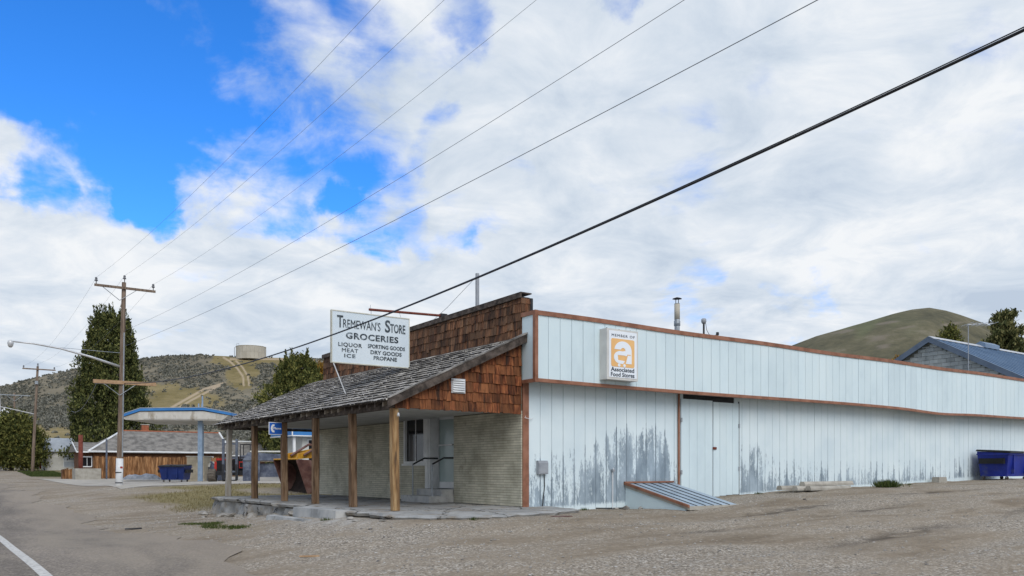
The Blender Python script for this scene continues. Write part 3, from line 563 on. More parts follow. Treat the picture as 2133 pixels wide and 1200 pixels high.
# ------------------------------------------------------------------ helpers for repeated pieces
MT['shakebutt'] = M('painted shade shake butt', [(.022, .020, .018), (.06, .055, .05)], 5, rnd=.4)  # shade line of each shake course, put into the butt face colour
def unit_wedge(name, mat, axis):
    """thin tapering piece in a 1 x 1 x 1 box; axis 'roof': x up the slope, thick end at x=0; 'wall': faces -x, hangs from z=0 to z=1, thick foot"""
    out = []
    for k in range(4):
        j = [R.uniform(-.05, .05) for _ in range(4)]
        if axis == 'roof': c = [(j[0], 0, 0), (1, .03, 0), (1, .97, 0), (j[1], 1, 0), (j[0], 0, 1), (1, .03, .3), (1, .97, .3), (j[1], 1, 1+j[2])]
        else: c = [(-1, 0, j[0]), (0, 0, j[0]), (0, 1, j[1]), (-1, 1, j[1]), (-.35, .02, 1), (0, .02, 1), (0, .98, 1), (-.35, .98, 1)]
        m = MB().quadbox(c); me = bpy.data.meshes.new(name); me.from_pydata(m.v, [], m.f); me.materials.append(MT[mat]); out.append(me)
        if axis == 'roof':
            me.materials.append(MT['shakebutt']); me.polygons[5].material_index = 1
    return out
def unit_box(name, mat, bev=.0):
    m = MB().box(0, 1, 0, 1, 0, 1); me = bpy.data.meshes.new(name); me.from_pydata(m.v, [], m.f); me.materials.append(MT[mat]); return [me]
def lay(parent, name, units, items, mat, stuffname, limit=300):
    """items (loc, scale, euler), nearest first; the first `limit` are objects, the rest one joined mesh"""
    for i, (loc, s, e) in enumerate(items[:limit]):
        o = link(name, units[i % len(units)], parent); o.location = loc; o.scale = s; o.rotation_euler = e
    rest = items[limit:]
    if rest:
        V = []; Fc = []
        for i, (loc, s, e) in enumerate(rest):
            me = units[i % len(units)]; mx = Matrix.LocRotScale(Vector(loc), __import__('mathutils').Euler(e), Vector(s)); k = len(V)
            V += [tuple(mx @ v.co) for v in me.vertices]; Fc += [tuple(k+q for q in p.vertices) for p in me.polygons]
        o = tag(raw(stuffname, V, Fc, mat, parent), kind='stuff')
        if len(units[0].materials) > 1:
            o.data.materials.append(units[0].materials[1]); o.data.polygons.foreach_set('material_index', [1 if i % 6 == 5 else 0 for i in range(len(o.data.polygons))])
# ------------------------------------------------------------------ the store
SZ = .72
store = thing('store', 'old store with shingled false front, brick wall and shake porch roof on timber posts', 'store', W(12.12, 16.53, SZ))
LEN = 12.7
def store_walls():
    bw = MB()
    for y0, y1, z0, z1 in ((0, 3.17, 0, 2.39), (4.57, 6.05, 0, 1.08), (6.05, LEN, 0, 2.39), (3.17, 6.05, 2.62, 4.2), (0, 3.17, 2.39, 4.2), (6.05, LEN, 2.39, 4.2)): bw.box(.012, .33, y0, y1, z0, z1)
    wall = bw.build('brick_wall', 'mortar', store)
    ub = unit_box('brick', 'brick'); items = []
    ch = .066
    for y0, y1, z0, z1 in ((0, 3.17, 0, 2.39), (4.57, 6.05, 0, 1.08), (6.05, LEN, 0, 2.39)):
        for r in range(int((z1-z0)/ch)):
            z = z0+r*ch; y = y0-(.15 if r % 2 else 0)
            while y < y1-.02:
                a, b = max(y, y0), min(y+.30, y1)
                if b-a > .03:
                    pr = R.uniform(-.002, .003); items.append(((-pr, a+.004, z+.003), (.05, b-a-.009, ch-.008), (0, 0, R.uniform(-.002, .002))))
                y += .30
    # return of the wall end, facing the side lot
    for r in range(36):
        items.append(((.002, -.014, r*ch+.003), (.10 if r % 2 else .16, .05, ch-.008), (0, 0, 0)))
    items.sort(key=lambda t: t[0][1]+abs(t[0][2]-1.3)*.6)
    lay(wall, 'brick', ub, items, 'brick', 'brickwork')
store_walls()
AL = math.atan2(1.74, 3.72); CA, SA = math.cos(AL), math.sin(AL); EX, EZ = -3.74, 2.46
def roofz(x): return EZ+(x-EX)*math.tan(AL)
def porch():
    rf = MB().prism([(EX, -.16, EZ-.035), (EX, -.16, EZ), (0, -.16, roofz(0)), (0, -.16, roofz(0)-.035)], (0, LEN+.45, 0)).build('porch_roof', 'darkwood', store)
    us = unit_wedge('shake', 'shake', 'roof'); items = []; exp = .235; rows = 17
    for r in range(rows):
        s0 = -.05+r*exp; y = -.20
        while y < LEN+.28:
            wd = R.choice((.10, .13, .16, .20, .26))*R.uniform(.85, 1.15); ln = .36; s = s0+R.uniform(-.012, .010)
            if s+ln > 4.14: ln = 4.14-s
            lift = .004+.004*(r % 2)
            items.append(((EX+s*CA-lift*SA, y, EZ+s*SA+lift*CA), (ln, wd-.006, R.uniform(.024, .038)), (R.uniform(-.012, .012), -AL+R.uniform(.045, .075), R.uniform(-.012, .012))))
            y += wd
    items.sort(key=lambda t: t[0][1]+.35*abs(t[0][0]+2.9))
    lay(rf, 'shake', us, items, 'shake', 'shake_courses')
    # rafters and eave
    k = 0; y = .12
    while y < LEN+.2:
        o = MB().prism([(EX+.03, y, EZ-.14), (EX+.03, y, EZ-.037), (EX+1.2, y, roofz(EX+1.2)-.037), (EX+1.2, y, roofz(EX+1.2)-.14)], (0, .05, 0)).build('rafter', 'rafter' if R.random() < .55 else 'darkwood', rf); y += .405
    MB().box(-3.55, -3.40, .02, LEN+.12, 2.28, 2.42).build('beam', 'darkwood', store)
    MB().box(-3.39, -.005, .06, LEN, 2.40, 2.43).build('ceiling', 'soffit', store)
    MB().box(-3.40, -.01, LEN-.03, LEN+.02, 2.30, 2.395).build('end_beam', 'darkwood', store)
    g = 0
    MB().prism([(EX-.03, -.24, EZ-.18), (EX-.03, -.24, EZ+.02), (.06, -.24, roofz(.06)+.03), (.06, -.24, roofz(.06)-.17)], (0, .045, 0)).build('rake_board', 'darkwood', store)
    # rake cap strip
    MB().prism([(EX-.02, -.26, EZ+.022), (EX-.02, -.26, EZ+.055), (.06, -.26, roofz(.06)+.065), (.06, -.26, roofz(.06)+.032)], (0, .16, 0)).build('rake_cap', 'shake', store)
    # left end infill
    MB().prism([(-3.4, LEN+.03, 2.43), (-.01, LEN+.03, roofz(-.01)-.04), (-.01, LEN+.03, 2.43)], (0, .04, 0)).build('end_gable', 'darkwood', store)
porch()
def gable():
    gb = MB().prism([(-3.52, -.03, 2.30), (-3.52, -.03, 2.50), (-.06, -.03, roofz(-.06)-.05), (-.06, -.03, 2.30)], (0, .05, 0)).build('gable_wall', 'darkwood', store)
    us = unit_wedge('shingle', 'gshingle', 'wall'); items = []; exp = .232
    # wall wedges face -x; turned a quarter so that they face the side lot (-y)
    r = 0; z = 2.29
    while z < 4.1:
        x = -3.53+R.uniform(0, .05)
        while x < -.03:
            wd = min(R.choice((.09, .12, .15, .19, .24))*R.uniform(.9, 1.1), -.03-x)
            top = roofz(x+.02)-.09; h = min(.30, top-z)
            if h > .05 and wd > .03: items.append(((x+wd-.003, -.032, z+R.uniform(-.008, .008)), (R.uniform(.034, .056), wd-.006, h), (0, R.uniform(-.004, .004), math.pi/2)))
            x += wd
        z += exp; r += 1
    lay(gb, 'shingle', us, items, 'gshingle', 'shingle_rows')
    v = MB().box(-2.06, -1.68, -.085, -.062, 2.70, 3.04).build('louvre_vent', 'alu', store)
    for q in range(6):
        z = 2.725+q*.052; MB().quadbox([(-2.03, -.12, z), (-1.71, -.12, z), (-1.71, -.086, z+.02), (-2.03, -.086, z+.02), (-2.03, -.12, z+.012), (-1.71, -.12, z+.012), (-1.71, -.086, z+.042), (-2.03, -.086, z+.042)]).build('slat', 'white', v)
gable()
def ptop(y): return 5.22-.014*y
def parapet():
    pa = MB().prism([(.012, 0, 4.0), (.012, 0, ptop(0)-.02), (.012, LEN-.45, ptop(LEN)-.02), (.012, LEN-.45, 4.0)], (.26, 0, 0)).build('parapet', 'darkwood', store)
    us = unit_wedge('shingle', 'shingle', 'wall'); items = []; exp = .212
    z = 4.19
    while z < 5.15:
        y = -.01
        while y < LEN-.45:
            wd = min(R.choice((.08, .11, .14, .18, .23))*R.uniform(.9, 1.1), LEN-.44-y); h = min(.28, ptop(y)-.06-z)
            if h > .06 and wd > .03:
                tl = R.uniform(-.012, .012); dz = R.uniform(-.02, .012)
                if R.random() < .025: tl = R.uniform(-.12, .12); dz -= .06
                items.append(((.010, y+.003, z+dz), (R.uniform(.032, .054), wd-.006, h), (tl, R.uniform(-.01, 0), 0)))
            y += wd
        z += exp
    items.sort(key=lambda t: t[0][1])
    # the end of the parapet, facing the side lot
    z = 4.19; ends = []
    while z < 5.15:
        x = .0
        while x < .27:
            wd = min(R.uniform(.1, .15), .275-x); ends.append(((x+wd, -.002, z+R.uniform(-.01, .01)), (.024, wd-.005, min(.27, 5.17-z)), (0, 0, math.pi/2))); x += wd
        z += exp
    lay(pa, 'shingle', us, ends+items, 'shingle', 'shingle_rows')
    MB().prism([(-.06, -.05, ptop(0)-.055), (-.06, -.05, ptop(0)+.055), (-.06, LEN-.38, ptop(LEN)+.055), (-.06, LEN-.38, ptop(LEN)-.055)], (.05, 0, 0)).build('coping_board', 'darkwood', store)
    MB().prism([(-.05, -.06, ptop(0)+.057), (-.05, -.06, ptop(0)+.085), (-.05, LEN-.38, ptop(LEN)+.085), (-.05, LEN-.38, ptop(LEN)+.057)], (.34, 0, 0)).build('coping_top', 'darkwood', store)
    MB().box(.285, .36, -.02, .02, 4.6, 5.19).build('back_board', 'iron', store)
parapet()
def posts():
    for y, m, lean in ((.06, 'yelpost', .03), (2.24, 'post', .015), (4.56, 'post', 0), (6.93, 'post', .02), (9.51, 'post', .0), (12.1, 'greypost', -.06)):
        v = MB(); hw = .085
        rings = []
        for k in range(7):
            z = 2.285*k/6; ox = lean*(1-k/6.0)*.5+R.uniform(-.006, .006); oy = -lean*(1-k/6.0)+R.uniform(-.006, .006); h2 = hw*R.uniform(.95, 1.04)
            rings.append([(-3.475+ox+sx*h2, y+oy+sy*h2, z) for sx, sy in ((-1, -.75), (-.75, -1), (.75, -1), (1, -.75), (1, .75), (.75, 1), (-.75, 1), (-1, .75))])
        for rg in rings: v.v += rg
        for k in range(6):
            for q in range(8): a = k*8+q; b = k*8+(q+1) % 8; v.f.append((a, b, b+8, a+8))
        v.f += [tuple(range(8))[::-1], tuple(48+q for q in range(8))]
        po = v.build('porch_post', m, store)
        if m == 'yelpost':
            po['label'] = 'yellowed bare timber post at the lot end of the porch'
            lt = MB().lathe([(.015, .085), (.025, .06), (.036, .0), (.0, .0)], 10, (-3.45, -.10, 2.10)).build('porch_light', 'alu', po, True)
posts()
def front():
    # window between brick and entrance
    wf = MB().box(.06, .10, 4.72, 6.05, 1.09, 2.62).build('window', 'white', store)
    for y0, y1, z0, z1 in ((4.72, 4.82, 1.09, 2.66), (5.95, 6.05, 1.09, 2.66), (4.82, 5.95, 2.56, 2.66), (4.82, 5.95, 1.09, 1.16)): MB().box(-.03, .06, y0, y1, z0, z1).build('frame', 'white', wf)
    MB().box(.035, .058, 5.40, 5.94, 1.165, 2.555).build('pane', 'glass', wf); MB().box(.035, .058, 4.825, 5.36, 1.165, 2.555).build('pane', 'glass', wf)
    MB().box(.02, .06, 5.362, 5.398, 1.161, 2.559).build('mullion', 'alu', wf)
    MB().box(-.07, .02, 4.68, 6.10, 1.03, 1.088).build('sill', 'white', wf)
    MB().box(-.035, .0, 4.56, 4.715, .36, 2.66).build('jamb', 'white', store)
    MB().box(.0, .335, 4.50, 4.57, .36, 2.66).build('jamb', 'white', store)
    MB().box(.02, .33, 3.17, 4.50, 2.50, 2.62).build('door_head', 'white', store)
    d = MB()
    for y0, y1, z0, z1 in ((3.30, 3.38, .38, 2.46), (4.38, 4.46, .38, 2.46), (3.38, 4.38, 2.36, 2.46), (3.38, 4.38, .38, .56)): d.box(.25, .30, y0, y1, z0, z1)
    d = d.build('door', 'white', store)
    MB().box(.262, .285, 3.38, 4.38, .56, 2.36).build('pane', 'doorglass', d)
    MB().box(.18, .25, 3.55, 4.36, 1.60, 1.64).build('push_bar', 'alu', d); MB().box(.22, .252, 4.365, 4.39, .40, 2.45).build('edge_strip', 'alu', d)
    MB().box(.30, .33, 3.17, 4.50, .37, 2.50).build('door_surround', 'white', store)
    MB().box(.02, .30, 3.172, 3.20, .36, 2.50).build('jamb', 'brick', store)
    MB().tube([(.10, -.06, 2.24), (.05, -.09, 2.20), (.22, -.09, 2.17), (.33, -.06, 2.20)], .007, 6).build('tie_wire', 'white', store)
    MB().tube([(.5, 2.73, 4.2), (.5, 2.73, 6.36)], .055, 8).build('roof_mast', 'greybox', store)
    MB().tube([(.5, 2.73, 6.3), (.3, 4.0, 5.6), (.2, 5.0, 5.2)], .006, 5).build('guy_wire', 'wire', store)
front()
# ------------------------------------------------------------------ warehouse wing
WZ = .60
ware = thing('warehouse', 'long white sheet metal warehouse wing with flaking paint and brown trimmed fascia', 'warehouse', W(12.12, 16.53, WZ))
WL = 28.6
def wz(x): return tz(12.12+x, 16.4)-WZ
def dip(x): return -.07*math.exp(-((x-19.2)/1.9)**2)-.02*math.sin(x*.35)
def warehouse():
    MB().box(.40, WL, .05, 12.4, -.4, 4.55).build('wall_core', 'galv', ware)
    MB().box(.40, WL, -.50, 12.4, 4.56, 4.66).build('roof', 'galv', ware)
    MB().box(.02, .40, .024, .05, -.3, 3.15).build('corner_backing', 'mortar', ware)
    x = .215; wd = .371
    while x < WL-.05:
        x1 = min(x+wd, WL)
        if not (5.6 < x+wd/2 < 8.15):
            b0, b1 = wz(x)-.03, wz(x1)-.03
            if 2.35 < x < 3.6: b0 += .07; b1 += .07
            t = .018+R.uniform(0, .006)
            MB().quadbox([(x+.006, -t, b0), (x1-.006, -t+R.uniform(-.002, .002), b1), (x1-.006, .02, b1), (x+.006, .02, b0), (x+.006, -t, 3.25), (x1-.006, -t, 3.25), (x1-.006, .02, 3.25), (x+.006, .02, 3.25)]).build('wall_panel', 'peel', ware)
        x = x1
    # fascia
    x = .06; FY = -.55
    MB().box(.04, WL, FY+.03, FY+.06, 3.22, 4.84).build('fascia_backing', 'greybox', ware)
    while x < WL-.05:
        x1 = min(x+wd, WL); z0a, z0b = 3.22+dip(x), 3.22+dip(x1); t = R.uniform(0, .005)
        MB().quadbox([(x+.006, FY-t, z0a), (x1-.006, FY-t, z0b), (x1-.006, FY+.027, z0b), (x+.006, FY+.027, z0a), (x+.006, FY-t, 4.84), (x1-.006, FY-t, 4.84), (x1-.006, FY+.027, 4.84), (x+.006, FY+.027, 4.84)]).build('fascia_panel', 'panel', ware)
        x = x1
    MB().box(.02, .058, FY+.03, -.02, 3.24, 4.84).build('fascia_return', 'panel', ware)
    MB().box(.07, WL, FY+.062, -.03, 3.26, 3.29).build('soffit', 'galv', ware)
    top = MB(); bot = MB(); n = 60
    for k in range(n):
        xa, xb = .05+(WL-.05)*k/n, .05+(WL-.05)*(k+1)/n
        for m, z0, z1, y0, dd in ((top, 4.79, 4.90, -.035, 0), (bot, 3.17, 3.255, -.03, 1)):
            da, db = (dip(xa), dip(xb)) if dd else (.012*math.sin(xa*.9), .012*math.sin(xb*.9))
            m.quadbox([(xa, FY+y0, z0+da), (xb, FY+y0, z0+db), (xb, FY+.10, z0+db), (xa, FY+.10, z0+da), (xa, FY+y0, z1+da), (xb, FY+y0, z1+db), (xb, FY+.10, z1+db), (xa, FY+.10, z1+da)])
    top.build('top_trim', 'brown', ware); bot.build('bottom_trim', 'brown', ware)
    MB().box(-.01, .085, FY-.045, FY+.05, 3.16, 4.905).build('corner_trim', 'brown', ware)
    MB().box(-.012, .062, FY+.05, -.0, 4.80, 4.90).build('return_trim', 'brown', ware); MB().box(-.012, .062, FY+.05, -.0, 3.16, 3.245).build('return_trim', 'brown', ware)
    MB().box(.03, .212, -.05, .022, -.02, 3.18).build('corner_post', 'brown', ware)
    MB().box(5.62, 8.22, .0, .045, .2, 3.2).build('door_shade_board', 'iron', ware)  # black board that paints in the shadow gap above the doors
    MB().box(8.20, 8.235, -.04, -.026, .25, 3.1).build('door_gap', 'iron', ware)
    # doors
    for x0, x1, n, tp in ((5.66, 7.00, 4, 3.06), (7.03, 8.19, 4, 3.03)):
        d = MB().box(x0, x1, -.035, -.002, wz(x0)+.05, tp).build('door', 'greybox', ware); w_ = (x1-x0)/n
        for k in range(n): MB().box(x0+k*w_+.004, x0+(k+1)*w_-.004, -.055-R.uniform(0, .004), -.036, wz(x0+k*w_)+.02, tp+.01).build('panel', 'panel', d)
        for z in ((.9, 2.4) if x0 < 6 else (1.0, 2.3)):
            hx = x0-.03 if x0 < 6 else x1-.03; MB().box(hx, hx+.06, -.075, -.058, z, z+.12).build('hinge', 'galv', d)
        if x0 > 7: MB().box(x0-.04, x0+.12, -.085, -.062, 1.63, 1.70).build('hasp', 'rustpost', d)
    dp = MB().tube([(5.55, -.07, .35), (5.55, -.07, 3.2)], .032, 8).build('downpipe', 'brown', ware)
    # meter box with cable, tap with pipe
    bx = MB().prism([(.46, -.13, .92), (.46, -.13, 1.20), (.46, -.10, 1.26), (.46, -.026, 1.26), (.46, -.026, .92)], (.30, 0, 0)).build('meter_box', 'greybox', ware); MB().box(.49, .73, -.142, -.131, .95, 1.19).build('lid', 'greybox', bx)
    MB().tube([(.70, -.04, .92), (.71, -.04, .6), (.66, -.04, .2), (.62, -.05, 0)], .012, 6).build('cable', 'iron', ware)
    MB().tube([(3.02, -.045, .0), (3.02, -.045, 1.0), (3.03, -.07, 1.08)], .016, 6).build('pipe', 'white', ware)
    tp = MB().box(2.98, 3.06, -.10, -.03, .98, 1.04).build('tap', 'greybox', ware)
    fl = MB().lathe([(.082, 0), (.082, 1.55)], 14, (7.1, 1.45, 4.66)).build('flue', 'galv', ware, True)
    MB().lathe([(.098, .85), (.098, 1.0)], 14, (7.1, 1.45, 4.66)).build('collar', 'galv', fl, True); MB().lathe([(.086, 1.05), (.086, 1.53)], 14, (7.1, 1.45, 4.66)).build('rusty_band', 'tank', fl, True)
    MB().tube([(7.04, 1.45, 6.2), (7.04, 1.45, 6.36)], .012, 5).build('strut', 'iron', fl); MB().tube([(7.16, 1.45, 6.2), (7.16, 1.45, 6.36)], .012, 5).build('strut', 'iron', fl)
    MB().lathe([(.15, 1.69), (.13, 1.705), (.0, 1.75)], 14, (7.1, 1.45, 4.66)).build('cap', 'iron', fl, True)
    ms = MB().tube([(6.45, -.2, 4.66), (6.45, -.2, 5.3)], .028, 8).build('service_mast', 'iron', ware)
    MB().lathe([(.05, 0), (.075, .05), (.075, .12), (.05, .15)], 12, (6.45, -.2, 5.28)).build('weatherhead', 'greybox', ms, True)
    MB().tube([(6.52, -.2, 5.34), (6.58, -.2, 5.1), (6.66, -.22, 4.98), (6.80, -.25, 4.95), (6.93, -.3, 5.0)], .008, 5).build('drip_loop', 'cable', ms); MB().box(6.90, 6.96, -.33, -.27, 4.97, 5.06).build('clamp', 'iron', ms)
warehouse()
# ------------------------------------------------------------------ porch slab, steps, rails
def outline_slab():
    pts = [(11.9, 29.1), (8.15, 29.0), (8.05, 27.6), (8.22, 26.5), (8.1, 25.2), (8.2, 24), (8.02, 22.6), (8.18, 21.3), (8.3, 20.2), (8.1, 19), (8.0, 18.2), (7.85, 17.2), (7.9, 16.2), (7.82, 15.6), (8.3, 15.0), (8.9, 14.75), (9.5, 14.55), (10.2, 14.6), (10.9, 14.75), (11.5, 14.85), (12.0, 15.0), (12.7, 15.2), (13.1, 15.5), (13.0, 16.45), (12.135, 16.50), (12.135, 29.1)]
    dense = []
    for (b0, a0), (b1, a1) in zip(pts, pts[1:]+pts[:1]):
        n = max(1, int(math.hypot(b1-b0, a1-a0)/.22))
        rag = .09 if min(b0, b1) < 8.5 or max(a0, a1) < 16.4 else 0
        for k in range(n): t = k/n; dense.append((b0+(b1-b0)*t+R.uniform(-rag, rag), a0+(a1-a0)*t+R.uniform(-rag, rag)))
    return dense
def slab():
    s = thing('porch_slab', 'cracked concrete porch slab with broken crumbling edge under the store', 'porch', W(12.12, 16.53, .3)); O = (12.12, 16.53)
    P = outline_slab(); n = len(P); m = MB()
    def zt(b, a): return .72-.05*max(0, 16.3-a)/1.6-.3-.004  # falls a little past the store's corner
    cb, ca = 10.3, 21
    rings = []
    for inset, dz in ((.45, 0), (.10, -.004), (0.0, -.035), (.04, -.10), (.16, -.13)):
        rings.append([((b-O[0])+(cb-b)*0+(np.sign(cb-b)*min(inset, abs(cb-b)*.3)), (a-O[1])+np.sign(ca-a)*min(inset, abs(ca-a)*.3), zt(b, a)+dz+R.uniform(-.008, .008)*(dz < 0)) for b, a in P])
    for rg in rings: m.v += [tuple(map(float, q)) for q in rg]
    for k in range(4):
        for q in range(n): a = k*n+q; b = k*n+(q+1) % n; m.f.append((a, b, b+n, a+n))
    m.f.append(tuple(range(n))[::-1]); m.f = [f[::-1] for f in m.f]
    m.build('slab', 'slab', s)
    # undercut, crumbling foundation below the slab edge
    f = MB(); na, nz_ = 150, 9
    for i in range(na+1):
        a = 29.05-(29.05-15.4)*i/na
        for k in range(nz_+1):
            t = k/nz_; bump_ = .10*math.sin(a*2.1+k*.3)+.06*math.sin(a*5.3-k*.5)+.04*math.sin(a*11+k*.9)+R.uniform(-.03, .03)
            f.v.append((8.24-O[0]-.16*(1-t)**1.5+bump_*(.35+.65*math.sin(t*3.0)), a-O[1], -.65+t*.93))
    for i in range(na):
        for k in range(nz_): q = i*(nz_+1)+k; f.f.append((q, q+1, q+nz_+2, q+nz_+1))
    f.build('foundation', 'slab', s, True)
    MB().box(8.3-O[0], 12.1-O[0], 28.6-O[1], 29.0-O[1], -.5, .3).build('end_wall', 'conc', s)
    # cracks: dark joints across the slab front
    return s
slab()
def rock(name, label, cat, b, a, s, mat='rock', group=None, sz=.6, z=None, rot=None):
    import bmesh
    bm = bmesh.new(); bmesh.ops.create_icosphere(bm, subdivisions=2, radius=1)
    ax = [Vector((R.uniform(-1, 1), R.uniform(-1, 1), R.uniform(-1, 1))).normalized() for _ in range(15)]
    for v in bm.verts:
        for n in ax:
            d = v.co.dot(n)
            if d > .55: v.co -= n*(d-.55)
        v.co = Vector((v.co.x*s*1.25, v.co.y*s, v.co.z*s*sz))
    me = bpy.data.meshes.new(name); bm.to_mesh(me); bm.free(); me.materials.append(MT[mat]); o = link(name, me)
    zz = tz(b, a) if z is None else z
    o.location = W(b, a, zz+s*sz*.35); o.rotation_euler = (R.uniform(-.1, .1), R.uniform(-.1, .1), R.uniform(0, 6.3) if rot is None else rot); return tag(o, label, cat, group)
for b, a, s in ((7.75, 28.3, .20), (7.95, 27.0, .26), (7.6, 26.2, .13), (7.85, 25.0, .20), (7.7, 23.4, .24), (7.9, 22.2, .20), (7.6, 21.5, .12), (7.35, 24.3, .10), (7.4, 27.2, .12), (7.2, 22.7, .09), (7.5, 16.4, .12), (7.3, 15.7, .09), (7.65, 15.2, .10), (7.85, 20.6, .22), (7.9, 26.0, .30), (7.8, 28.7, .28), (7.6, 25.6, .08), (7.3, 23.6, .07), (7.25, 26.6, .07), (7.45, 22.9, .10), (7.1, 25.2, .06), (7.35, 21.2, .08), (7.0, 23.0, .05)):
    size_ = 'large' if s > .19 else 'fist sized' if s < .095 else 'medium'; where = 'below the grey end post' if a > 27.4 else 'by the yellowed corner post' if a < 17 else 'in front of the brown posts'
    rock('concrete_chunk', size_+' broken concrete chunk at the porch edge '+where, 'rubble', b, a, s*.9, 'rubble', 'broken concrete along the porch edge', sz=.5)
for b, a, s in ((15.35, 16.2, .14), (15.55, 15.85, .10), (15.85, 15.6, .12), (15.1, 16.3, .09)):
    rock('foundation_stone', 'rough stone wedged beside the cellar hatch foot', 'stone', b, a, s, 'rock', 'stones under the cellar hatch')
for b, a, s in ((6.7, 16.9, .05), (6.4, 19.5, .045), (9, 12.6, .05), (14, 13.2, .05), (12, 12.2, .06), (17.5, 12.4, .05), (7.0, 14.4, .06), (11, 10.5, .045), (19.5, 13.6, .06), (13.2, 14.1, .05)):
    lab = 'loose stone on the gravel lot '+('before the long white wall' if b > 16 else 'near the cellar hatch' if b > 13 else 'in front of the porch slab' if a > 14 else 'in the open wheel tracks')
    rock('loose_stone', lab, 'stone', b, a, s, 'rock', 'loose stones on the lot')
def concrete_bar(name, label, b0, b1, a0, a1, z0, h, mat='conc'):
    o = MB(); n = 8; t = []
    me = MB().quadbox([(0, 0, 0), (b1-b0, 0, 0), (b1-b0, a1-a0, 0), (0, a1-a0, 0), (.02, .02, h), (b1-b0-.02, .02, h-.01), (b1-b0-.02, a1-a0-.03, h), (.02, a1-a0-.02, h-.015)]).build(name, mat)
    place(me, W(b0, a0, z0), SITE); return tag(me, label, 'step')
concrete_bar('concrete_step', 'long pale concrete step below the porch slab', 7.55, 7.98, 17.3, 19.9, tz(7.7, 18.6)-.10, .30)
concrete_bar('sunken_step', 'thin concrete strip sunk in gravel before the porch step', 7.05, 7.28, 17.9, 20.4, tz(7.1, 19)-.10, .155)
def steps():
    s = thing('entrance_steps', 'two worn concrete steps at the store door', 'steps', W(11.35, 19.72, .722))
    MB().box(0, 1.0, 0, 1.62, 0, .18).build('lower_step', 'conc', s); MB().box(.40, 1.08, .02, 1.42, .182, .36).build('upper_step', 'conc', s)
steps()
for a, lab in ((20.95, 'black iron handrail beside the shop window'), (19.85, 'black iron handrail beside the brick pier')):
    h = thing('handrail', lab, 'handrail', W(11.52, a, .90)); MB().tube([(0, 0, 0), (0, 0, .88)], .02, 8).build('rail_post', 'galv', h)
    MB().tube([(0, 0, .88), (.38, 0, 1.06), (.98, 0, 1.06)], .024, 8).build('rail', 'iron', h); MB().lathe([(.05, 0), (.05, .02)], 10, (0, 0, 0)).build('foot_plate', 'galv', h)
# ------------------------------------------------------------------ signs
def store_sign():
    s = thing('store_sign', 'white painted hanging store sign with dark lettering over the porch roof', 'sign', W(8.82, 20.4, 4.47)); Wd, Hh = 2.27, 1.34
    MB().box(0, Wd, 0, .07, 0, Hh).build('board', 'signface', s)
    for x0, x1, z0, z1 in ((-.02, Wd+.02, -.025, 0), (-.02, Wd+.02, Hh, Hh+.025), (-.02, 0, 0, Hh), (Wd, Wd+.02, 0, Hh)): MB().box(x0, x1, -.012, .082, z0, z1).build('edge_strip', 'signtrim', s)
    y = -.006
    def row(txt, f0, f1, base, hgt, mat='inkfade', bold=0.0, sp=1.0): return text_mesh('lettering', txt, hgt*Hh/.70, mat, s, (f0*Wd, y, Hh*(1-base)), bold=bold, width=(f1-f0)*Wd, space=sp)
    row('T', .06, .135, .31, .235, bold=.006); row("REMEWAN'S", .135, .615, .31, .17); row('S', .675, .745, .31, .24, bold=.008); row('TORE', .745, .95, .31, .175, bold=.006)
    row('GROCERIES', .17, .855, .515, .118, bold=.006, sp=1.1); row('LIQUOR', .075, .375, .68, .075, bold=.002, sp=1.1); row('MEAT', .12, .325, .79, .075, sp=1.1); row('ICE', .15, .29, .895, .07, bold=.002, sp=1.15)
    row('SPORTING GOODS', .45, .945, .665, .075, bold=.003); row('DRY GOODS', .485, .90, .785, .075, bold=.003); row('PROPANE', .525, .835, .895, .075, bold=.003)
    MB().tube([(1.08, .04, 1.49), (3.42, .04, 1.57)], .035, 8).build('arm', 'rustpost', s)
    MB().tube([(1.14, .04, 1.36), (1.14, .04, 1.46)], .008, 5).build('eye_bolt', 'galv', s); MB().tube([(1.12, .04, 1.45), (1.12, .04, 1.62)], .005, 5).build('rod', 'galv', s); MB().tube([(2.05, .04, 1.36), (2.0, .04, 1.5)], .005, 5).build('hanger', 'galv', s)
    MB().tube([(.03, .035, .02), (.22, -.35, -.86)], .016, 6).build('brace', 'alu', s); MB().box(3.30, 3.50, -.04, .10, 1.48, 1.62).build('bracket', 'iron', s)
store_sign()
def grid_poly(name, pts, d, mat, parent): return MB().prism(pts, d).build(name, mat, parent)
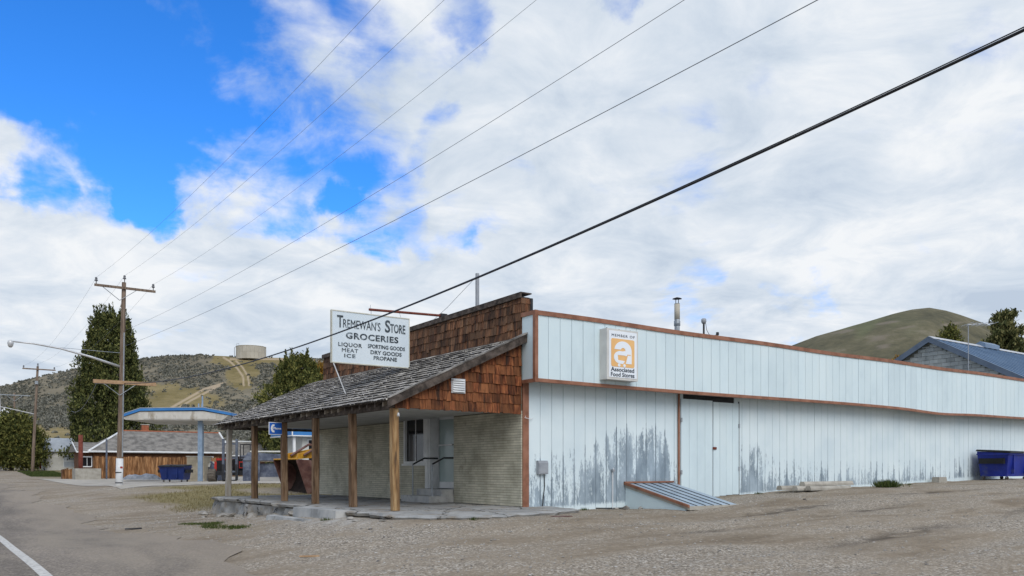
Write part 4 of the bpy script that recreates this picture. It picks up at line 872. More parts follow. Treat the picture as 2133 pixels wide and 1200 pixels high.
def member_sign():
    s = thing('box_sign', 'boxed sign with orange shopping cart letter mounted on the white fascia', 'sign', W(14.22, 15.70, 3.94)); Wd, Hh = 1.09, 1.30
    MB().box(-.0, Wd, 0, .275, 0, Hh).build('case', 'boxcase', s); MB().box(.07, Wd-.05, -.008, 0, .06, Hh-.05).build('face', 'boxsign', s)
    for x in (.12, .55, .95): MB().tube([(x, .14, Hh), (x, .14, Hh+.04)], .02, 6).build('bolt', 'galv', s)
    y = -.010; fx0, fw = .07, Wd-.12; ox, oz, sw, sh = fx0+.07*fw, .335, .84*fw, .72
    pts = []; r = .05
    for cx_, cz_, a0 in ((ox+sw-r, oz+r, -90), (ox+sw-r, oz+sh-r, 0), (ox+r, oz+sh-r, 90), (ox+r, oz+r, 180)):
        for q in range(4): t = math.radians(a0+30*q); pts.append((cx_+r*math.cos(t), y, cz_+r*math.sin(t)))
    MB().prism(pts, (0, -.004, 0)).build('orange_square', 'orange', s)
    def P(l): return [(ox+x*sw, y-.005, oz+z*sh) for x, z in l]
    def arc(cx_, cz_, rx, rz, a0, a1, n=10): return [(cx_+rx*math.cos(math.radians(a0+(a1-a0)*k/n)), cz_+rz*math.sin(math.radians(a0+(a1-a0)*k/n))) for k in range(n+1)]
    # letter a: hood, bowl as a cart basket, stem
    hood = arc(.50, .58, .37, .34, 0, 168, 14)+[(.13, .62), (.40, .62)]+arc(.50, .60, .10, .09, 160, 0, 6)+[(.60, .40), (.87, .40)]
    MB().prism(P(hood), (0, -.004, 0)).build('letter_hood', 'boxsign', s)
    MB().prism(P([(.70, .40), (.87, .40), (.87, .13), (.62, .13)]), (0, -.004, 0)).build('letter_stem', 'boxsign', s)
    bowl = [(.60, .58), (.45, .56)]+arc(.40, .34, .29, .23, 95, 262, 14)+[(.50, .11), (.58, .22), (.29, .24), (.27, .42), (.60, .42)]
    MB().prism(P(bowl), (0, -.0035, 0)).build('letter_bowl', 'boxsign', s)
    for x in (.33, .56): MB().prism(P(arc(x, .06, .055, .055, 0, 330, 11)), (0, -.004, 0)).build('cart_wheel', 'boxsign', s)
    MB().prism([(a_, b_-.005, c_) for a_, b_, c_ in P([(.57, .20), (.60, .20), (.70, .435), (.83, .435), (.83, .465), (.68, .465)])], (0, -.003, 0)).build('cart_handle', 'orange', s)
    text_mesh('lettering', 'MEMBER OF', .095, 'ink', s, (fx0+.09*fw, y, 1.105), width=.83*fw, bold=0.0, space=1.3); text_mesh('lettering', 'Associated', .15, 'ink', s, (fx0+.06*fw, y, .215), width=.84*fw, bold=.002); text_mesh('lettering', 'Food Stores', .15, 'ink', s, (fx0+.06*fw, y, .085), width=.85*fw, bold=.002)
member_sign()
def phone_sign():
    s = thing('phone_sign', 'small blue phone sign with white handset hanging by the porch post', 'sign', W(8.18, 23.40, 2.64))
    MB().box(0, .40, 0, .02, 0, .36).build('border', 'white', s); MB().box(.018, .382, -.006, 0, .018, .342).build('panel', 'signblue', s)
    pts = [(.075+.045*math.cos(t), -.007, .18+.13*math.sin(t)) for t in [math.radians(100+16*k) for k in range(11)]]
    hs = MB()
    hs.prism([(.10, -.008, .29), (.16, -.008, .30), (.165, -.008, .245), (.125, -.008, .235), (.105, -.008, .18), (.125, -.008, .125), (.165, -.008, .115), (.16, -.008, .06), (.10, -.008, .07), (.065, -.008, .12), (.055, -.008, .18), (.065, -.008, .24)], (0, -.004, 0)).build('handset', 'white', s)
    text_mesh('lettering', 'Phone', .085, 'white', s, (.135, -.009, .155), width=.225, bold=.003)
    MB().tube([(.12, .01, .36), (.12, .01, .42)], .006, 5).build('hanger', 'iron', s); MB().tube([(.30, .01, .36), (.30, .01, .42)], .006, 5).build('hanger', 'iron', s)
phone_sign()
# ------------------------------------------------------------------ cellar hatch and things along the wall
def hatch():
    b0, b1, a0, a1 = 15.62, 17.42, 14.32, 16.50; s = thing('cellar_hatch', 'sloping cellar hatch with pale blue metal roof against the white wall', 'hatch', W(b0, a0, .52)); w_, d_ = b1-b0, a1-a0; z1, z2 = .20, .72; gz = .0
    MB().prism([(0, 0, -.02), (0, 0, z1), (0, d_, z2-.02), (0, d_, -.10)], (.05, 0, 0)).build('side_wall', 'panel', s); MB().prism([(w_-.05, 0, .1), (w_-.05, 0, z1), (w_-.05, d_, z2-.02), (w_-.05, d_, .1)], (.05, 0, 0)).build('side_wall', 'panel', s)
    MB().prism([(-.03, -.10, z1-.09), (-.03, -.10, z1), (-.03, d_-.02, z2), (-.03, d_-.02, z2-.09)], (.03, 0, 0)).build('edge_board', 'conc2', s)
    MB().box(.0, w_+.06, -.13, -.07, z1-.10, z1-.0).build('front_board', 'conc2', s)
    sl = (z2-z1)/d_; n = 6; pw = (w_+.06)/n
    for k in range(n):
        x0 = -.02+k*pw
        MB().quadbox([(x0+.008, -.12, z1+.005-.12*sl), (x0+pw-.008, -.12, z1+.005-.12*sl), (x0+pw-.008, d_, z2+.005), (x0+.008, d_, z2+.005), (x0+.008, -.12, z1+.025-.12*sl), (x0+pw-.008, -.12, z1+.025-.12*sl), (x0+pw-.008, d_, z2+.025), (x0+.008, d_, z2+.025)]).build('roof_panel', 'hatchroof', s)
        if k: MB().quadbox([(x0-.012, -.115, z1+.0-.12*sl), (x0+.012, -.115, z1-.12*sl), (x0+.012, d_, z2), (x0-.012, d_, z2), (x0-.012, -.115, z1+.04-.12*sl), (x0+.012, -.115, z1+.04-.12*sl), (x0+.012, d_, z2+.04), (x0-.012, d_, z2+.04)]).build('seam', 'iron', s)
    MB().prism([(-.06, -.13, z1-.03), (-.06, -.13, z1+.035), (-.06, d_-.0, z2+.06), (-.06, d_, z2-.01)], (.06, 0, 0)).build('edge_flashing', 'brown', s); MB().box(-.06, w_+.05, d_-.05, d_+.0, z2+.028, z2+.07).build('wall_flashing', 'brown', s)
hatch()
def stop_bar(b0, a0, L_, z, rot, lab):
    o = MB().prism([(0, -.10, 0), (0, -.10, .06), (0, -.06, .13), (0, .06, .13), (0, .10, .06), (0, .10, 0)], (L_, 0, 0)).build('parking_stop', 'conc2'); place(o, W(b0, a0, z), SITE+rot); tag(o, lab, 'parking stop', 'discarded concrete parking stops')
g0 = tz(23, 15.6)
stop_bar(22.1, 15.30, 2.3, g0-.01, .04, 'front concrete parking stop on the ground before the white wall'); stop_bar(21.75, 15.52, 2.3, g0-.01, .05, 'middle concrete parking stop under the stacked one'); stop_bar(21.5, 15.90, 2.3, g0+.0, .03, 'concrete parking stop lying closest to the white wall'); stop_bar(22.2, 15.58, 2.75, g0+.125, .03, 'concrete parking stop stacked on top of the others')
cb_ = MB(); cb_.quadbox([(0, 0, 0), (.6, 0, 0), (.6, .3, 0), (0, .3, 0), (.03, .02, .22), (.57, .02, .22), (.57, .28, .22), (.03, .28, .22)]); place(tag(cb_.build('concrete_block', 'conc2'), 'single pale concrete block at the foot of the white wall', 'block'), W(31.3, 16.0, tz(31.5, 16)-.01), SITE)
tf = thing('weed_clump', 'bushy green weed growing before the white wall', 'weed', W(26.0, 15.0, tz(26, 15))); blades('leaves', [(R.gauss(0, .20), R.gauss(0, .16), R.uniform(-.01, .12)) for _ in range(1100)], .15, .012, 'lawn', '', '', parent=tf)
def dumpster(loc, rot, L_, D_, Hh, mat, label, sleeve=True):
    s = thing('dumpster', label, 'dumpster', loc, rot, 'trash dumpsters'); g = .13
    b = MB().quadbox([(.10, .12, g), (L_-.10, .12, g), (L_-.1, D_-.1, g), (.1, D_-.1, g), (0, 0, g+Hh*.92), (L_, 0, g+Hh*.92), (L_, D_, g+Hh), (0, D_, g+Hh)]).build('body', mat, s)
    for x0, x1, y0, y1 in ((-.04, L_+.04, -.05, 0), (-.04, 0, 0, D_), (L_, L_+.04, 0, D_)): MB().box(x0, x1, y0, y1, g+Hh*.86, g+Hh*.91).build('rim', mat, s)
    for k in range(2):
        x0 = -.05+k*(L_/2+.04); x1 = x0+L_/2+.02; MB().quadbox([(x0, -.10, g+Hh*.925), (x1, -.10, g+Hh*.925), (x1, D_+.03, g+Hh*1.01), (x0, D_+.03, g+Hh*1.01), (x0+.03, -.06, g+Hh*.99), (x1-.03, -.06, g+Hh*.99), (x1-.03, D_, g+Hh*1.08), (x0+.03, D_, g+Hh*1.08)]).build('lid', 'black', s)
    for x in (-.13, L_+.005): MB().box(x, x+.125, .12, D_-.12, g+Hh*.50, g+Hh*.72).build('fork_sleeve', 'black' if sleeve else mat, s)
    for x in (.22, L_-.22):
        for y in (.16, D_-.16):
            c = MB().tube([(x-.03, y, .065), (x+.03, y, .065)], .065, 12).build('caster', 'rubber', s); MB().box(x-.05, x+.05, y-.02, y+.02, .08, g).build('fork', 'galv', c)
    for x in (.45, L_-.45): MB().box(x-.03, x+.03, -.02, .10, g+.1, g+Hh*.86).build('rib', mat, s)
    return s
dumpster(W(34.75, 15.05, tz(35.4, 15.4)), SITE, 2.0, 1.2, 1.0, 'dumpbright', 'royal blue dumpster with black fork sleeve against the long white wall')
dumpster(at(331, 1004, 50), -.05, 1.55, 1.1, .86, 'dumpblue', 'navy blue dumpster standing by the gas station canopy')
# ------------------------------------------------------------------ utility poles and wires
def insulator(x, y, z, parent):
    return MB().lathe([(.02, -.12), (.02, .0), (.07, .02), (.075, .07), (.035, .10), (.06, .13), (.055, .17), (.03, .20)], 10, (x, y, z)).build('insulator', 'insul', parent, True)
def crossarm(p, z, x0, x1, mat='pole', th=.055, brace=True):
    MB().box(x0, x1, -.19, -.19+2*th*.8, z-th, z+th).build('crossarm', mat, p)
    if brace: [MB().tube([(sx*.75, -.16, z-.05), (0, -.16, z-.62)], .016, 6).build('brace', 'galv', p) for sx in (-1, 1)]
def pole(loc, h, lean, label, group='utility poles along the road', r=.15):
    p = thing('utility_pole', label, 'utility pole', loc, SITE, group)
    MB().tube([(lean*k/8, 0, -.4+(h+.4)*k/8) for k in range(9)], [r*(1-.35*k/8) for k in range(9)], 12).build('shaft', 'pole', p, True); return p
P1 = at(248, 1012, 40)
p = pole(P1, 9.85, .22, 'tall wooden utility pole with white painted foot and long street lamp arm')
crossarm(p, 9.55, -1.10, 1.62); [insulator(x, -.14, z, p) for x, z in ((-1.02, 9.72), (.22, 9.97), (1.52, 9.72))]
crossarm(p, 4.98, -1.15, 1.65, 'newarm', .085)
MB().tube([(1.6, -.15, 4.93), (-1.1, -.15, 4.87)], .012, 6).build('arm_tie', 'galv', p)
MB().tube([(0, 0, -.2), (.03, 0, 1.32)], [.168, .16], 14).build('painted_foot', 'white', p, True)
for z in (.12, .62): MB().tube([(0, 0, z), (0, 0, z+.05)], .172, 14).build('band', 'iron', p)
MB().box(.02, .13, -.172, -.12, .85, .93).build('red_tag', 'red', p)
lamp = MB().tube([(.1, 0, 5.74), (-1.2, 0, 6.12), (-2.5, 0, 6.42), (-3.6, 0, 6.55), (-4.4, 0, 6.58)], [.06, .055, .045, .038, .035], 8).build('lamp_arm', 'alu', p, True)
MB().tube([(.1, 0, 6.42), (-2.6, 0, 6.46)], .012, 5).build('stay', 'galv', lamp); MB().lathe([(.04, .12), (.10, .08), (.13, -.02), (.10, -.16), (.05, -.22)], 12, (-4.5, 0, 6.52)).build('lamp_head', 'alu', lamp, True)
MB().tube([(.12, -.14, 1.4), (.2, -.13, 7.4)], .03, 6).build('conduit', 'galv', p)
P2 = at(67, 984, 77)
q = pole(P2, 9.9, .45, 'distant wooden utility pole with street lamp beside the lawn')
crossarm(q, 9.6, -.8, 1.9, brace=False); [insulator(x, -.14, z, q) for x, z in ((-.7, 9.7), (.45, 9.95), (1.8, 9.7))]
la = MB().tube([(.25, 0, 5.4), (-2.0, 0, 5.9), (-4.2, 0, 6.25)], .045, 6).build('lamp_arm', 'alu', q); MB().lathe([(.05, .1), (.14, 0), (.08, -.2)], 8, (-4.3, 0, 6.2)).build('lamp_head', 'alu', la)
MB().box(.2, .45, -.3, -.15, 8.2, 8.5).build('switch', 'galv', q)
P3 = at(30, 985, 118)
t3 = pole(P3, 11.4, 0, 'far wooden pole carrying a pale transformer can', r=.17)
MB().box(-1.9, 1.9, -.2, -.1, 11.0, 11.12).build('crossarm', 'galv', t3)
for s_ in (-1, 1): MB().tube([(s_*1.0, -.15, 11.0), (0, -.15, 10.2)], .03, 6).build('brace', 'galv', t3); MB().lathe([(.3, 0), (.34, .1), (.34, 1.0), (.1, 1.1), (.08, 1.3)], 12, (-.95+s_*.3, -.3, 7.9)).build('transformer', 'white', t3, True)
P4 = at(6, 988, 100)
l4 = thing('lamp_pole', 'thin pale metal lamp pole far along the road', 'lamp pole', P4, SITE); MB().tube([(0, 0, 0), (-.4, 0, 11.0)], [.10, .06], 8).build('shaft', 'alu', l4); MB().tube([(-.4, 0, 10.9), (-2.4, 0, 11.3)], .04, 6).build('arm', 'alu', l4); MB().lathe([(.05, .05), (.16, 0), (.1, -.12)], 8, (-2.5, 0, 11.25)).build('lamp_head', 'alu', l4)
P0 = W(7.95, 1.6, .1)
p0 = pole(P0, 10.6, 0, 'near wooden utility pole at the roadside carrying the line over the porch'); crossarm(p0, 10.2, -1.25, 1.25); [insulator(x, -.14, z, p0) for x, z in ((-1.15, 10.35), (0, 10.6), (1.15, 10.35))]
def wire(label, A, B, sag, r, mat='wire', n=48):
    A, B = Vector(A), Vector(B); pts = []
    for k in range(n+1): t = k/n; q_ = A.lerp(B, t); q_.z -= 4*sag*t*(1-t); pts.append(q_)
    o = MB().tube([p_-pts[0] for p_ in pts], r, 6).build('overhead_wire', mat, None, True); o.location = pts[0]; return tag(o, label, 'wire', 'overhead lines')
def on(P, b, a, z): v = W(b, a); return Vector((P.x+v.x, P.y+v.y, P.z+z))
wire('thin overhead wire from the road side insulator of the pole top', on(P1, -1.02, -.14, 9.9), on(P0, -1.15, -.14, 10.55), .62, .0034); wire('thin overhead wire from the pole top centre insulator', on(P1, .22, -.14, 10.15), on(P0, 0, -.14, 10.8), .62, .0034); wire('thin overhead wire from the store side insulator of the pole top', on(P1, 1.52, -.14, 9.9), on(P0, 1.15, -.14, 10.55), .60, .0034)
wire('thin overhead wire fixed below the upper crossarm', on(P1, .2, .1, 7.5), on(P0, .1, .1, 7.75), .42, .0040); wire('thin dark overhead wire fixed midway down the pole', on(P1, .2, .1, 6.75), on(P0, .1, .1, 6.75), .30, .0055)
wire('thick black bundled cable slung low over the store roof', on(P1, .2, -.12, 4.95), on(P0, .1, .1, 5.62), .92, .015, 'cable'); wire('thinner black lashing cable twisted along the thick one', on(P1, .24, -.10, 4.98), on(P0, .12, .1, 5.66), .93, .006, 'cable')
for x1, z1, x2, z2, lab in ((-1.02, 9.9, -.7, 9.88, 'road side line wire running on to the distant pole'), (.22, 10.15, .45, 10.12, 'pole top line wire running on to the distant pole'), (1.52, 9.9, 1.8, 9.88, 'house side line wire running on to the distant pole')): wire(lab, on(P1, x1, -.14, z1), on(P2, x2, -.14, z2), .8, .004)
wire('slack service wire drooping from the lower crossarm into the tree', on(P1, -1.0, -.1, 4.9), at(150, 857, 60), .5, .012)
# ------------------------------------------------------------------ trees
def leaf_mesh(name, C, size, mat, parent, up=.3, n_per=1):
    n = len(C); th = NR.uniform(0, 6.283, n); a = np.stack([np.cos(th), np.sin(th), NR.uniform(-.5, .5, n)], 1)
    d = NR.normal(size=(n, 3)); d[:, 2] = np.abs(d[:, 2])+up; b = d/np.linalg.norm(d, axis=1)[:, None]
    s = (size*NR.uniform(.6, 1.35, n))[:, None]; a, b = a*s*.34, b*s*1.1
    V = np.stack([C-a, C+a, C+a*.55+b, C-a*.55+b], 1).reshape(-1, 3); Fc = np.arange(4*n).reshape(-1, 4)
    return raw(name, V, Fc, mat, parent)
def clumps(n_cl, per, fn, spread):
    cs = np.array([fn() for _ in range(n_cl)]); rep = np.repeat(cs, per, 0); return rep+NR.normal(0, 1, rep.shape)*np.array([spread, spread, spread*.8])
def trunk(p, h, r, mat='bark', lean=0): return MB().tube([(lean*k/6+R.uniform(-.03, .03), R.uniform(-.03, .03), -.3+h*k/6) for k in range(7)], [r*(1-.8*k/6)+.01 for k in range(7)], 10).build('trunk', mat, p, True)
def limbs(p, tr, hs, L_, up):
    for h, r in hs:
        for _ in range(3):
            th = R.uniform(0, 6.28); MB().tube([(0, 0, h), (math.cos(th)*L_*.5, math.sin(th)*L_*.5, h+up*.6), (math.cos(th)*L_, math.sin(th)*L_, h+up)], [r, r*.6, r*.2], 6).build('limb', 'bark', tr)
def cone_tree(name, label, loc, h, rmax, prof, n_cl, per, size, mat, group=None, z0=.04, spread=.2, lump=.16, sq=.55, plumes=0, plen=.12):
    p = thing(name, label, 'tree', loc, 0, group); tr = trunk(p, h*.92, rmax*.07+.06); ph = [R.uniform(0, 6.28) for _ in range(8)]
    limbs(p, tr, [(h*k, .05+.02*rmax) for k in (.2, .35, .5, .65)], rmax*.55, h*.06)
    hs, rs = zip(*prof)
    def fn():
        while True:
            t = z0+(1-z0)*R.random(); rr = float(np.interp(t, hs, rs))
            if R.random() < (rr+.08): break
        th = R.uniform(0, 6.28)
        k = 1+lump*(math.sin(3*th+ph[0]+t*9)+.8*math.sin(5*th+ph[1]-t*17)+.7*math.sin(2*th+ph[2]+t*31)+.5*math.sin(9*th+ph[3]+t*23))
        q = rmax*rr*k*math.sqrt(sq+(1-sq)*R.random()) if R.random() < .85 else rmax*rr*R.random()
        return (q*math.cos(th), q*math.sin(th), t*h)
    C = clumps(n_cl, per, fn, spread)
    if plumes:
        ex = []
        for _ in range(plumes):
            t = z0+(1-z0)*R.random()**.75*.93; th = R.uniform(0, 6.28); rr = rmax*float(np.interp(t, hs, rs))*R.uniform(.80, 1.02); L_ = h*plen*R.uniform(.5, 1.2)
            for q in range(60):
                f = R.random(); rad = .34*(1-f)**.7*R.random()**.5; a2 = R.uniform(0, 6.28); ex.append(((rr+f*.22)*math.cos(th)+rad*math.cos(a2), (rr+f*.22)*math.sin(th)+rad*math.sin(a2), t*h+f*L_))
        C = np.concatenate([C, np.array(ex)])
    leaf_mesh('crown', C, size, mat, p, up=.9 if plumes else .3); return p
def round_tree(name, label, loc, lobes, n_cl, per, size, mat, h_tr, r_tr, group=None, spread=.22):
    p = thing(name, label, 'tree', loc, 0, group); tr = trunk(p, h_tr, r_tr); limbs(p, tr, [(h_tr*.4, r_tr*.5), (h_tr*.65, r_tr*.4)], h_tr*.22, h_tr*.2)
    wt = [l[3]*l[4]*l[5] for l in lobes]
    def fn():
        cx_, cy_, cz_, rx, ry, rz = R.choices(lobes, wt)[0]; d = Vector((R.gauss(0, 1), R.gauss(0, 1), R.gauss(0, 1))).normalized()*(R.uniform(.45, 1)**.5)
        return (cx_+d.x*rx, cy_+d.y*ry, cz_+d.z*rz)
    leaf_mesh('crown', clumps(n_cl, per, fn, spread), size, mat, p); return p
L1 = at(230, 968, 86); g1 = tz(*site(L1))
cone_tree('juniper_tree', 'tall dense dark green juniper tree behind the utility pole', (L1.x, L1.y, g1), 16.2, 3.75, [(0, .74), (.12, .96), (.3, .93), (.5, .78), (.7, .60), (.85, .42), (.93, .26), (1, .08)], 1500, 22, .19, 'juniper', z0=.08, spread=.22, lump=.25, plumes=420, plen=.14)
L2 = at(24, 985, 84); g2 = tz(*site(L2))
round_tree('broad_tree', 'broad bushy olive tree beside the distant road', (L2.x, L2.y, g2), [(0, 0, 3.1, 2.6, 2.2, 2.6), (-2.0, .2, 2.6, 1.7, 1.8, 2.2), (1.7, 0, 2.3, 1.7, 1.8, 2.2), (.5, 0, 4.5, 1.5, 1.4, 1.5), (-1.3, 0, 4.1, 1.5, 1.4, 1.4), (2.5, 0, 1.3, 1.3, 1.3, 1.2), (-2.9, 0, 1.3, 1.4, 1.3, 1.3), (.4, 0, 1.2, 2.0, 1.6, 1.2), (1.9, 0, 3.5, .9, .9, 1.0), (-.3, 0, 5.6, .7, .7, .7)], 1300, 20, .20, 'green', 3.6, .2, spread=.26)
L3 = at(622, 980, 78); g3 = tz(*site(L3))
cone_tree('roadside_tree', 'large olive green tree rising behind the porch roof', (L3.x, L3.y, g3), 11.2, 3.1, [(0, .55), (.15, .9), (.4, 1.0), (.6, .92), (.8, .62), (.93, .34), (1, .1)], 1500, 20, .19, 'green', z0=.12, spread=.24, lump=.24, plumes=120, plen=.12)
L4 = at(551, 980, 80); cone_tree('small_conifer', 'small conifer left of the large tree behind the porch', (L4.x, L4.y, tz(*site(L4))), 7.8, 1.2, [(0, .8), (.2, 1), (.6, .6), (1, .05)], 500, 12, .24, 'juniper', spread=.15)
L5 = at(664, 980, 90); round_tree('autumn_tree', 'golden autumn tree peeking out behind the false front', (L5.x, L5.y, tz(*site(L5))), [(0, 0, 9.2, 1.5, 1.5, 2.6), (.9, 0, 8.2, 1.3, 1.3, 2.6)], 700, 11, .26, 'autumn', 8, .18)
L6 = at(612, 975, 66); round_tree('dark_shrub_tree', 'low dark green tree seen below the porch roof', (L6.x, L6.y, tz(*site(L6))), [(0, 0, 2.2, 1.5, 1.2, 1.6), (-.9, 0, 1.7, 1.0, 1.0, 1.1), (.8, 0, 2.6, 1.0, 1.0, 1.3)], 1000, 11, .18, 'juniper', 2.2, .14)
def pine(name, label, loc, h, rmax, n_w, mat='pine', group=None):
    p = thing(name, label, 'tree', loc, 0, group); tr = trunk(p, h, .20); pts = []
    for k in range(n_w):
        t = .18+.80*k/n_w; z = t*h; rr = rmax*(1-((t-.18)/.84))**.8*(1.0)+.18
        for q in range(R.randint(6, 8)):
            th = R.uniform(0, 6.28); L_ = rr*R.uniform(.65, 1.12); tip = (math.cos(th)*L_, math.sin(th)*L_, z+L_*R.uniform(.15, .45))
            MB().tube([(0, 0, z), tip], [.03, .01], 5).build('limb', 'bark', tr)
            for m in range(14):
                f = R.uniform(.2, 1.08); pts += [(tip[0]*f+R.gauss(0, .17), tip[1]*f+R.gauss(0, .17), z+(tip[2]-z)*f+R.gauss(0, .14)) for _ in range(10)]
    leaf_mesh('crown', np.array(pts), .20, mat, p, up=.8); return p
L7 = at(2092, 977, 66); pine('pine_tree', 'tall pine tree rising behind the blue metal roof', (L7.x, L7.y, 1.4), 12.9, 3.5, 26)
L8 = at(1978, 977, 84); cone_tree('bushy_tree', 'bushy green treetop behind the blue roof ridge', (L8.x, L8.y, 1.5), 14.6, 1.9, [(0, .6), (.4, 1), (.7, .95), (.9, .55), (1, .15)], 1500, 12, .21, 'green')
L9 = at(1863, 977, 62); round_tree('small_autumn_tree', 'rusty autumn treetop just above the brown roof trim', (L9.x, L9.y, 1.4), [(0, 0, 7.6, .6, .6, 1.0), (.3, 0, 7.0, .7, .6, 1.0)], 200, 10, .16, 'autumn', 7, .1, spread=.12)
# ------------------------------------------------------------------ water tank on the hill
TP = hill_at(523, 747); tk = thing('water_tank', 'squat tan water tank on top of the hill', 'water tank', (TP.x, TP.y, TP.z-.6), 0)
for k in range(24):
    t0, t1 = 2*math.pi*k/24, 2*math.pi*(k+.97)/24; r0 = 5.05
    for z0, z1 in ((0, 2.2), (2.23, 4.4)): MB().quadbox([(r0*math.cos(t), r0*math.sin(t), z0) if i < 2 else ((r0-.08)*math.cos(t), (r0-.08)*math.sin(t), z0) for i, t in enumerate((t0, t1, t1, t0))]+[(r0*math.cos(t), r0*math.sin(t), z1) if i < 2 else ((r0-.08)*math.cos(t), (r0-.08)*math.sin(t), z1) for i, t in enumerate((t0, t1, t1, t0))]).build('plate', 'tank', tk)
MB().lathe([(5.0, 0), (5.0, 4.3), (5.12, 4.4), (5.12, 4.5), (.2, 4.9)], 32).build('shell', 'tank', tk)
MB().tube([(-5.4, -1.2, 0), (-5.4, -1.2, 4.2), (-4.9, -1.0, 4.5)], .09, 6).build('ladder', 'greybox', tk); MB().tube([(-4.4, -2.0, 4.5), (-4.4, -2.0, 5.3), (-3.2, -3.2, 5.3), (-3.2, -3.2, 4.5)], .05, 5).build('railing', 'greybox', tk)
# ------------------------------------------------------------------ gas station
def canopy():
    c0 = at(383, 1003, 54); c = thing('fuel_canopy', 'flat fuel canopy with blue edge and white soffit on two columns', 'canopy', c0, math.radians(3))
    x0, x1, y0, y1 = -3.35, 3.35, -1.6, 4.0; zb = 3.92
    MB().prism([(x0, y0, zb+.12), (x0+1.2, y0, zb+.52), (x1-1.6, y0, zb+.56), (x1, y0, zb+.30), (x1-.45, y0, zb-.02), (x0+.3, y0, zb)], (0, y1-y0, 0)).build('deck', 'canopy', c)
    for k, ((xa, za), (xb, zb_)) in enumerate((((x0-.12, zb+.10), (x0+1.2, zb+.56)), ((x0+1.2, zb+.56), (x1-1.6, zb+.62)), ((x1-1.6, zb+.62), (x1+.14, zb+.30)))):
        MB().prism([(xa, y0-.08, za), (xa, y0-.08, za+.16), (xb, y0-.08, zb_+.16), (xb, y0-.08, zb_)], (0, y1-y0+.16, 0)).build('edge_trim', 'fasciablue', c)
        MB().prism([(xa, y0-.10, za+.165), (xa, y0-.10, za+.20), (xb, y0-.10, zb_+.20), (xb, y0-.10, zb_+.165)], (0, y1-y0+.2, 0)).build('roof_edge', 'roofmetal', c)
    MB().box(x0+1.4, x1-.8, y0-.04, y0, zb+.06, zb+.34).build('front_panel', 'canopy', c)
    for x, y in ((1.34, -.9), (.30, 2.6)): MB().box(x-.13, x+.13, y-.11, y+.11, 0, zb+.1).build('column', 'column', c); MB().box(x-.16, x+.16, y-.14, y+.14, 0, .06).build('base_plate', 'galv', c)
    for x in (.18, .40): MB().tube([(x, 2.4, zb+.5), (x, 2.4, zb+1.35)], .05, 6).build('vent_pipe', 'column', c)
    MB().tube([(1.38, -.6, zb+.5), (1.38, -.6, zb+1.6)], .05, 6).build('vent_pipe', 'column', c)
canopy()
def kiosk():
    k0 = at(389, 1003, 54.5); k = thing('block_kiosk', 'low tan cinder block kiosk under the fuel canopy', 'kiosk', k0, math.radians(3)); MB().box(.01, 1.12, .01, 1.5, 0, 1.62).build('core', 'tanblock', k)
    ub = unit_box('block', 'tanblock')
    for r in range(8):
        x = 0 if r % 2 == 0 else -.2
        while x < 1.13:
            a, b = max(0, x), min(1.13, x+.4)
            if b-a > .03: o = link('block', ub[0], k); o.location = (a+.005, -.01, r*.202+.004); o.scale = (b-a-.01, .1, .194)
            x += .4
    MB().box(-.04, 1.17, -.05, 1.55, 1.622, 1.68).build('cap', 'conc2', k)
kiosk()
def station():
    s = thing('station_building', 'white gas station building with blue fascia seen through the porch', 'building', W(20.4, 52, .86)); 
    MB().box(.0, 9, 0, 3.2, 0, 2.925).build('wall', 'cream', s); MB().box(-.9, 9.4, -.6, 3.4, 2.93, 3.5).build('fascia', 'fasciablue', s)
    for z0, z1 in ((2.90, 2.97), (3.46, 3.54)): MB().box(-.94, 9.44, -.64, -.605, z0, z1).build('trim', 'white', s); MB().box(-.945, -.905, -.64, 3.4, z0, z1).build('trim', 'white', s)
    MB().box(-.94, -.87, -.645, -.60, 2.97, 3.46).build('trim', 'white', s)
    wn = MB().box(.35, 1.75, -.05, -.01, .9, 2.75).build('window', 'white', s)
    for x0, x1 in ((.42, .84), (.87, 1.28), (1.31, 1.68)): MB().box(x0, x1, -.058, -.051, .97, 2.68).build('pane', 'glass', wn)
    MB().box(-.75, -.60, -.4, -.25, 0, 2.93).build('column', 'white', s)
station()
